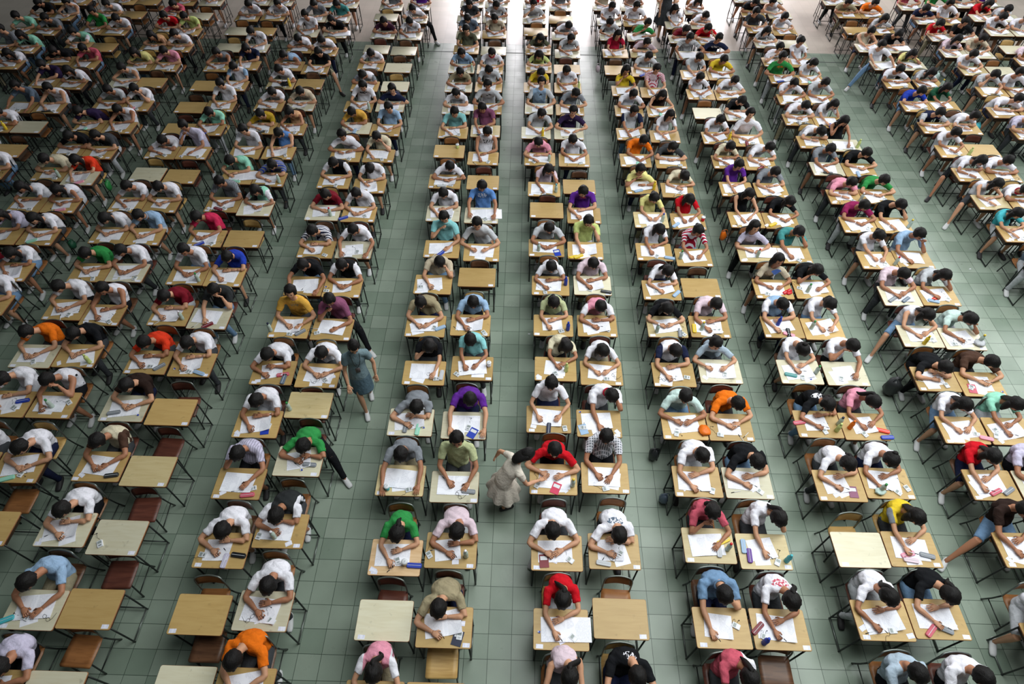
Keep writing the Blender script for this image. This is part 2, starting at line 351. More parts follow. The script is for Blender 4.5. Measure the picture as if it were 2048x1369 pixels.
def hull_body(K, fem, shrink=.9):
    g = G(); S, M, P, Nk, H, up, fc = K['S'], K['M'], K['P'], K['N'], K['H'], K['up'], K['fc']
    wd = .13 if fem else .152
    tube(g, [P + (0, .0, -.04), P + (0, 0, .04), M, (M + S) / 2 + (0, .01, .01), S], [(.12 * shrink, .09 * shrink), (.145 * shrink, .105 * shrink), (wd * shrink, .095 * shrink), (wd * 1.07 * shrink, .098 * shrink), (.12 * shrink, .06 * shrink)], 14, 0, 3)
    tube(g, [S + (0, .01, -.03), (S + Nk) / 2, Nk, H - up * .06 - fc * .008], [.06, .054, .05, .05], 10, 0, 2)
    rt = nrm(np.cross(up, fc))
    def hf(d):
        x, y, z = d       # z up, y face
        if z < -.2: k = 1 - .32 * min(1, (-z - .2) / .8); x *= k
        if z < -.3 and y > 0: y *= 1.02
        return (x, y, z)
    ell(g, H, [rt * .078, fc * .094, up * .116], 16, 12, 0, hf)
    ell(g, H + fc * .096 - up * .018, [rt * .012, fc * .018, up * .022], 6, 5)      # nose
    for s in (-1, 1): ell(g, H + rt * (.08 * s) - up * .01, [rt * .011, fc * .017, up * .03], 6, 5)   # ears
    fa = .88 if fem else 1
    for sd, Sh, E, Wt, hd, sup in K['arms']:
        tube(g, [S + (Sh - S) * .3, Sh, Sh + (E - Sh) * .5, E, E + (Wt - E) * .35, E + (Wt - E) * .8, Wt], [.05 * fa, .052 * fa, .043 * fa, .037 * fa, .037 * fa, .026 * fa, .022 * fa], 10, 0, 2)
    return g
def legs_geo(g, K, r1=.0, upto=1.0, fem=False):
    f = .93 if fem else 1
    for sd, hp, kn, an, to in K['legs']:
        tube(g, [hp + (0, .03, 0), hp, hp + (kn - hp) * .5, kn], [.08 * f + r1, .084 * f + r1, .07 * f + r1, .054 * f + r1], 10, 0, 2)
        if upto > .5: tube(g, [kn, kn + (an - kn) * .3, kn + (an - kn) * .75, an], [.053 * f + r1, .052 * f + r1, .036 * f + r1, .031 * f + r1 * 1.6], 10, 0, 2)
_C = {}
def person_meshes(hx, hy, hz, pose, fem, hair, slv, leg, bottoms, res, seed, yaw=None):
    key = (round(hx, 2), round(hy, 2), hz, pose, fem, hair, slv, leg, bottoms, res, seed if res == 0 else seed % 3, yaw)
    if key in _C: return _C[key]
    vox = .0125 if res == 0 else (.017 if res == 1 else .024)
    K = skeleton(hx, hy, hz, pose, fem, key[10], leg, yaw); out = {}
    S, M, P, H, up, fc = K['S'], K['M'], K['P'], K['H'], K['up'], K['fc']; rt = nrm(np.cross(up, fc))
    # body
    g = hull_body(K, fem); legs_geo(g, K, 0, 1, fem)
    for sd, hp, kn, an, to in K['legs']: tube(g, [an, an + (0, 0, -.03), an + to * .5 + (0, 0, -.02)], [.032, .03, .028], 8)
    co, fs = remesh(g, vox)
    b = G(); b.add(co, fs, 0)
    for sd, Sh, E, Wt, hd, sup in K['arms']:
        if res < 2: K['tip%d' % sd] = hand(b, Wt, hd, sd, pose in 'wbhHtuUd' and sd == (1 if pose in 'Ht' and False else -1) and not sup or sup, fem)
        else:
            tube(b, [Wt, Wt + hd * .06, Wt + hd * .11], [(.024, .018), (.036, .014), (.028, .01)], 7, 0)
            for q in range(4):
                o = np.cross(hd, (0, 0, 1.)) * (.021 - .014 * q); tube(b, [Wt + hd * .09 + o, Wt + hd * .15 + o * 1.2 - (0, 0, .008)], [.009, .006], 4)
            o = np.cross(hd, (0, 0, 1.)) * .04 * (1 if sd < 0 else -1); tube(b, [Wt + hd * .03, Wt + hd * .07 + o], [.012, .008], 4)
    for s in (-1, 1):
        ell(b, H + fc * .088 + rt * (.03 * s) + up * .012, [rt * .012, fc * .005, up * .006], 6, 4, 1)
        ell(b, H + fc * .09 + rt * (.03 * s) + up * .032, [rt * .016, fc * .005, up * .003], 6, 4, 1)
    ell(b, H + fc * .088 - up * .058, [rt * .02, fc * .006, up * .006], 6, 4, 2)
    out['body'] = b.mesh('person_body', (SKIN, DARK, LIP)); out['K'] = K
    # shirt
    g = G(); wd = .138 if fem else .160
    tube(g, [P + (0, .01, -.035), P + (0, 0.0, .05), M, (M + S) / 2 + (0, .012, .012), S + (0, .0, .002), S + (K['N'] - S) * .35], [(.15, .115), (.155, .118), (wd, .108), (wd * 1.1, .11), (.13, .068), (.07, .05)], 16, 0, 3)
    fa = .9 if fem else 1
    for sd, Sh, E, Wt, hd, sup in K['arms']:
        e = Sh + (E - Sh) * (.66 if slv else .06)
        if slv: tube(g, [S + (Sh - S) * .35, Sh, Sh + (e - Sh) * .55, e], [.062 * fa, .064 * fa, .058 * fa, .057 * fa], 12, 0, 2)
        else: tube(g, [S + (Sh - S) * .3, S + (Sh - S) * .8], [.058, .05], 10)
    co, fs = remesh(g, vox, 3)
    rr = random.Random(seed); ph = [rr.uniform(0, 6) for _ in range(6)]
    co = co + .0035 * np.stack([np.sin(co[:, 2] * 55 + co[:, 0] * 30 + ph[0]), np.sin(co[:, 0] * 48 + co[:, 2] * 35 + ph[1]), np.sin(co[:, 1] * 60 + co[:, 0] * 38 + ph[2])], 1)
    b = G(); b.add(co, fs); out['shirt'] = b.mesh('shirt', (fabric('white'),))
    # collar
    b = G(); q0 = K['N'] - (K['N'] - S) * .25; ax = nrm(K['N'] - S); a1 = nrm(np.cross(ax, (1., 0, 0))); a2 = np.cross(ax, a1)
    tube(b, [q0 + a1 * .062 * math.cos(t) + a2 * .07 * math.sin(t) for t in [2 * math.pi * k / 14 for k in range(15)]], [(.007, .013)] * 15, 6, ref=tuple(ax)); out['collar'] = b.mesh('collar', (fabric('white'),))
    # trousers, shorts or skirt
    g = G(); tube(g, [P + (0, .03, -.05), P + (0, 0, 0), P + (0, .0, .05)], [(.15, .11), (.155, .115), (.14, .105)], 12)
    if bottoms == 'skirt':
        tube(g, [P + (0, -.02, 0), np.array((P[0], .5, .475)), np.array((P[0], .38, .46))], [(.16, .11), (.18, .095), (.19, .085)], 14, 0, 2, ref=(1, 0, 0))
    legs_geo(g, K, .012, 1.0 if bottoms == 'long' else .3, fem)
    co, fs = remesh(g, max(vox, .017), 2); b = G(); b.add(co, fs); out['trousers'] = b.mesh('trousers', (TROU['d'],))
    # shoes
    out['shoe'] = []
    for sd, hp, kn, an, to in K['legs']:
        b = G(); a = np.array((an[0], an[1], .035)); t = nrm((to[0], to[1], 0))
        tube(b, [a - t * .05 + (0, 0, .01), a - t * .02 + (0, 0, .015), a + t * .06, a + t * .13 + (0, 0, -.006), a + t * .17 + (0, 0, -.012)], [(.03, .04), (.038, .048), (.043, .036), (.044, .028), (.03, .016)], 10, 0, 2, ref=(t[1], -t[0], 0))
        zmin = min(v[2] for v in b.v); b.v = [(x, y, z - zmin) for x, y, z in b.v]
        out['shoe'].append(b.mesh('shoe', (SHOEW,)))
    # hair
    b = G(); rr = random.Random(seed + 5); HS, HR_ = (34, 20) if res == 0 else (24, 15); cnt = [0]; phs = [rr.uniform(0, 6.3) for _ in range(5)]
    lo = -.05 if hair == 's' else -.4
    def hf(d):
        x, y, z = d; i = cnt[0]; cnt[0] += 1; th = math.atan2(y, x); sp = 1 - abs(z) ** 3
        k = 1 + sp * (.022 * math.sin(13 * th + 3 * z + phs[0]) + .03 * math.sin(5 * th - 4 * z + phs[1]) + rr.uniform(-.03, .045))
        face = y > .25 and z < .42 and abs(x) < .82
        side = z < lo - .35
        if face: k = .76
        elif side: k *= .8 if y > -.3 else .92
        elif y > 0 and z < .6: k *= 1.0 + .06 * math.sin(9 * x + phs[2])
        return (x * k, y * k, z * k)
    ell(b, H + up * .012 - fc * .01, [rt * .1, fc * .116, up * .13], HS, HR_, 0, hf)
    cr = H - fc * .09 + up * .03
    if hair == 'p':
        e = K['N'] - fc * .062 + rt * rr.uniform(-.1, .1)
        tube(b, [cr + fc * .03, cr - fc * .02, cr - fc * .028 - up * .05, e - fc * .012, e + (rr.uniform(-.05, .05), .06, -.012)], [.02, .028, .034, .03, .009], 8, 0, 3)
    elif hair == 'b':
        ell(b, cr - fc * .025 + up * .02, [rt * .042, fc * .035, up * .042], 10, 7, 0)
    elif hair == 'l':
        for s in (-1, 1):
            st = H + rt * (.066 * s) - fc * .03
            e = H + rt * (.095 * s) - fc * .02 + np.array((0, .02, -.17))
            e[2] = max(e[2], TOP + .03 if e[1] < .48 else .66)
            tube(b, [st + up * .03, st + (e - st) * .45 + rt * .015 * s, e], [(.035, .05), (.034, .052), (.014, .02)], 8, 0, 3, ref=rt)
        bk = H - fc * .07; e = K['N'] - fc * .06 + np.array((0, .05, -.02))
        tube(b, [bk + up * .02, bk - up * .08, e], [(.07, .035), (.075, .035), (.05, .015)], 10, 0, 3, ref=rt)
    out['hair'] = b.mesh('hair', (HAIR,))
    _C[key] = out; return out
# ------------------------------------------------------------------ standing people
def stander(name, loc, rz, lean, label, arms, legs, top, skirtc, hair, fem=True, hem=.52, sway=(0, 0), dress=False, look=.5):
    """built facing -y, then turned by rz"""
    h = 1.0
    P = np.array((0, 0, .90)); S = P + np.array((sway[0], -math.sin(lean) * .43, math.cos(lean) * .43)); up = nrm(S - P + np.array((0, -look * .12, 0))); Nk = S + up * .08; H = Nk + nrm(up + np.array((sway[1], -look * .6, 0))) * .16
    up2 = nrm(H - Nk); fc = nrm(np.array((0, -1, -look))); fc = nrm(fc - up2 * fc.dot(up2)); rt = nrm(np.cross(up2, fc)); M = (P + S) / 2 + np.array((0, .02, 0))
    g = G(); tube(g, [P - (0, 0, .06), P, M, S], [(.13, .09), (.14, .095), (.115, .08), (.10, .055)], 12, 0, 3); tube(g, [S - up * .03, Nk, H - up2 * .05], [.055, .047, .048], 10)
    ell(g, H, [rt * .073, fc * .088, up2 * .11], 16, 12, 0, lambda d: (d[0] * (1 - .3 * max(0, -d[2] - .2)), d[1], d[2])); ell(g, H + fc * .09 - up2 * .015, [rt * .012, fc * .018, up2 * .022], 6, 5)
    A = []
    for sd, el, wr in arms:
        Sh = S + np.array((sd * .155, 0, -.035)); E = Sh + nrm(el) * .27; Wt = E + nrm(wr) * .23; A.append((sd, Sh, E, Wt))
        tube(g, [S + (Sh - S) * .3, Sh, (Sh + E) / 2, E, E + (Wt - E) * .4, Wt], [.045, .048, .04, .033, .033, .021], 10, 0, 2)
    for sd, kn, an in legs:
        hp = P + np.array((sd * .08, 0, -.06)); tube(g, [hp, (hp + np.array(kn)) / 2, kn, np.array(kn) * .65 + np.array(an) * .35, an, np.array(an) + (0, -.05, -.04)], [.08, .068, .05, .05, .031, .028], 10, 0, 2)
    co, fs = remesh(g, .0125); b = G(); b.add(co, fs)
    for (sd, Sh, E, Wt), (_, el, wr) in zip(A, arms): hand(b, Wt, nrm(wr), sd, False, True)
    for s in (-1, 1): ell(b, H + fc * .082 + rt * (.03 * s) + up2 * .012, [rt * .012, fc * .005, up2 * .006], 6, 4, 1); ell(b, H + fc * .084 + rt * (.03 * s) + up2 * .03, [rt * .016, fc * .005, up2 * .003], 6, 4, 1)
    ell(b, H + fc * .082 - up2 * .055, [rt * .02, fc * .006, up2 * .006], 6, 4, 2)
    o = link(name, b.mesh('standing_body', (SKIN, DARK, LIP)), None, loc, rz, category='person', label=label)
    g = G(); tube(g, [P - (0, 0, .05), P + (0, 0, .05), M, (M + S) / 2, S, Nk - up * .02], [(.165, .13), (.15, .12), (.135, .105), (.15, .108), (.13, .068), (.075, .055)], 16, 0, 3)
    for sd, Sh, E, Wt in A: e = Sh + (E - Sh) * .5; tube(g, [S + (Sh - S) * .35, Sh, e], [.06, .062, .06 if not dress else .05], 12)
    if dress: tube(g, [P + (0, 0, .03), P - (0, 0, .06), (0, 0, .70), (0, .01, hem)], [(.11, .09), (.18, .15), (.245, .21), (.29, .25)], 18, 0, 2)
    co, fs = remesh(g, .0125, 3)
    if dress:
        an = np.arctan2(co[:, 1], co[:, 0]); k = np.clip((.9 - co[:, 2]) / .35, 0, 1) * .02 * np.sin(an * 9); co = co + np.stack([np.cos(an) * k, np.sin(an) * k, k * 0], 1)
    b = G(); b.add(co, fs); link('dress' if dress else 'blouse', b.mesh('top', (fabric(top),)), o)
    if not dress:
        g = G(); tube(g, [P + (0, 0, .04), P - (0, 0, .06), (0, 0, .72), (0, -.01, hem)], [(.15, .115), (.165, .13), (.175, .14), (.18, .15)], 16, 0, 2); co, fs = remesh(g, .0125, 2); b = G(); b.add(co, fs); link('skirt', b.mesh('skirt', (fabric(skirtc),)), o)
    b = G()
    rr = random.Random(3)
    ell(b, H + up2 * .014 - fc * .012, [rt * .089, fc * .105, up2 * .12], 22, 15, 0, lambda d: tuple(v * (.78 if (d[1] > .25 and d[2] < .4 and abs(d[0]) < .82) else .85 if d[2] < -.75 else rr.uniform(.97, 1.04)) for v in d))
    if hair == 'l': bk = H - fc * .05; tube(b, [bk + up2 * .03, bk - up2 * .08 - fc * .03, bk - up2 * .15 - fc * .045, bk - up2 * .2 - fc * .04], [(.085, .05), (.088, .05), (.07, .035), (.04, .015)], 12, 0, 3, ref=rt)
    link('hair', b.mesh('hair', (HAIR,)), o)
    for sd, kn, an in legs:
        b = G(); a = np.array((an[0], an[1], max(an[2] - .04, .035))); tube(b, [a + (0, .05, .0), a + (0, .02, .01), a + (0, -.06, 0), a + (0, -.13, -.008), a + (0, -.165, -.012)], [(.03, .035), (.038, .045), (.043, .034), (.043, .026), (.03, .016)], 10, 0, 2)
        zm = min(v[2] for v in b.v); b.v = [(x, y, z - zm) for x, y, z in b.v]
        link('shoe', b.mesh('shoe', (SHOEW if not dress else SHOED,)), o)
    return o, S, M, fc
def STANDERS():
    w, S, M, fc = stander('invigilator', (-2.42, 5.50, 0), .32, .02, 'woman in grey-blue blouse and denim skirt walking along the aisle', [(-1, (-.25, -.1, -1), (.0, -.75, -.75)), (1, (.3, .1, -1), (-.05, -.35, -.9))],
        [(-1, (-.08, -.10, .47), (-.06, -.12, .075)), (1, (.08, -.02, .47), (.07, .28, .14))], 'blouse', 'denim2', 's', look=.6, sway=(.03, .05))
    w.scale = (.95, .95, 1.1)
    b = G(); tube(b, [S + (-.07, -.05, .03), S + (-.05, -.12, -.08), M + (0, -.14, .02), S + (.05, -.12, -.08), S + (.07, -.05, .03)], [.005] * 5, 6, 0, 3); box(b, (M[0] - .035, M[1] - .155, M[2] - .07), (M[0] + .035, M[1] - .145, M[2] + .02), 1)
    link('lanyard', b.mesh('lanyard', (STEEL, plain('badge', (70, 60, 60), .4))), w)
    w2 = stander('invigilator', (-.16, 3.88, 0), 2.0, .42, 'woman in cream dress bending beside the red-shirted student in the centre aisle', [(-1, (-.3, -.3, -.9), (.1, -.9, -.35)), (1, (.75, .3, -.55), (.2, .2, -.95))],
        [(-1, (-.07, -.02, .47), (-.07, .04, .075)), (1, (.08, .02, .47), (.08, -.02, .075))], 'dresscream', None, 'l', dress=True, hem=.56, look=.9)
    w2[0].scale = (.95, .95, .88)
    stander('invigilator', (3.93, 18.5, 0), .2, .05, 'woman in dark grey dress standing in the second aisle right of centre, far end', [(-1, (-.2, 0, -1), (0, -.3, -1)), (1, (.2, 0, -1), (0, -.3, -1))],
        [(-1, (-.08, 0, .47), (-.08, 0, .075)), (1, (.08, 0, .47), (.08, 0, .075))], 'dkgrey', None, 'l', dress=True, hem=.5)
    
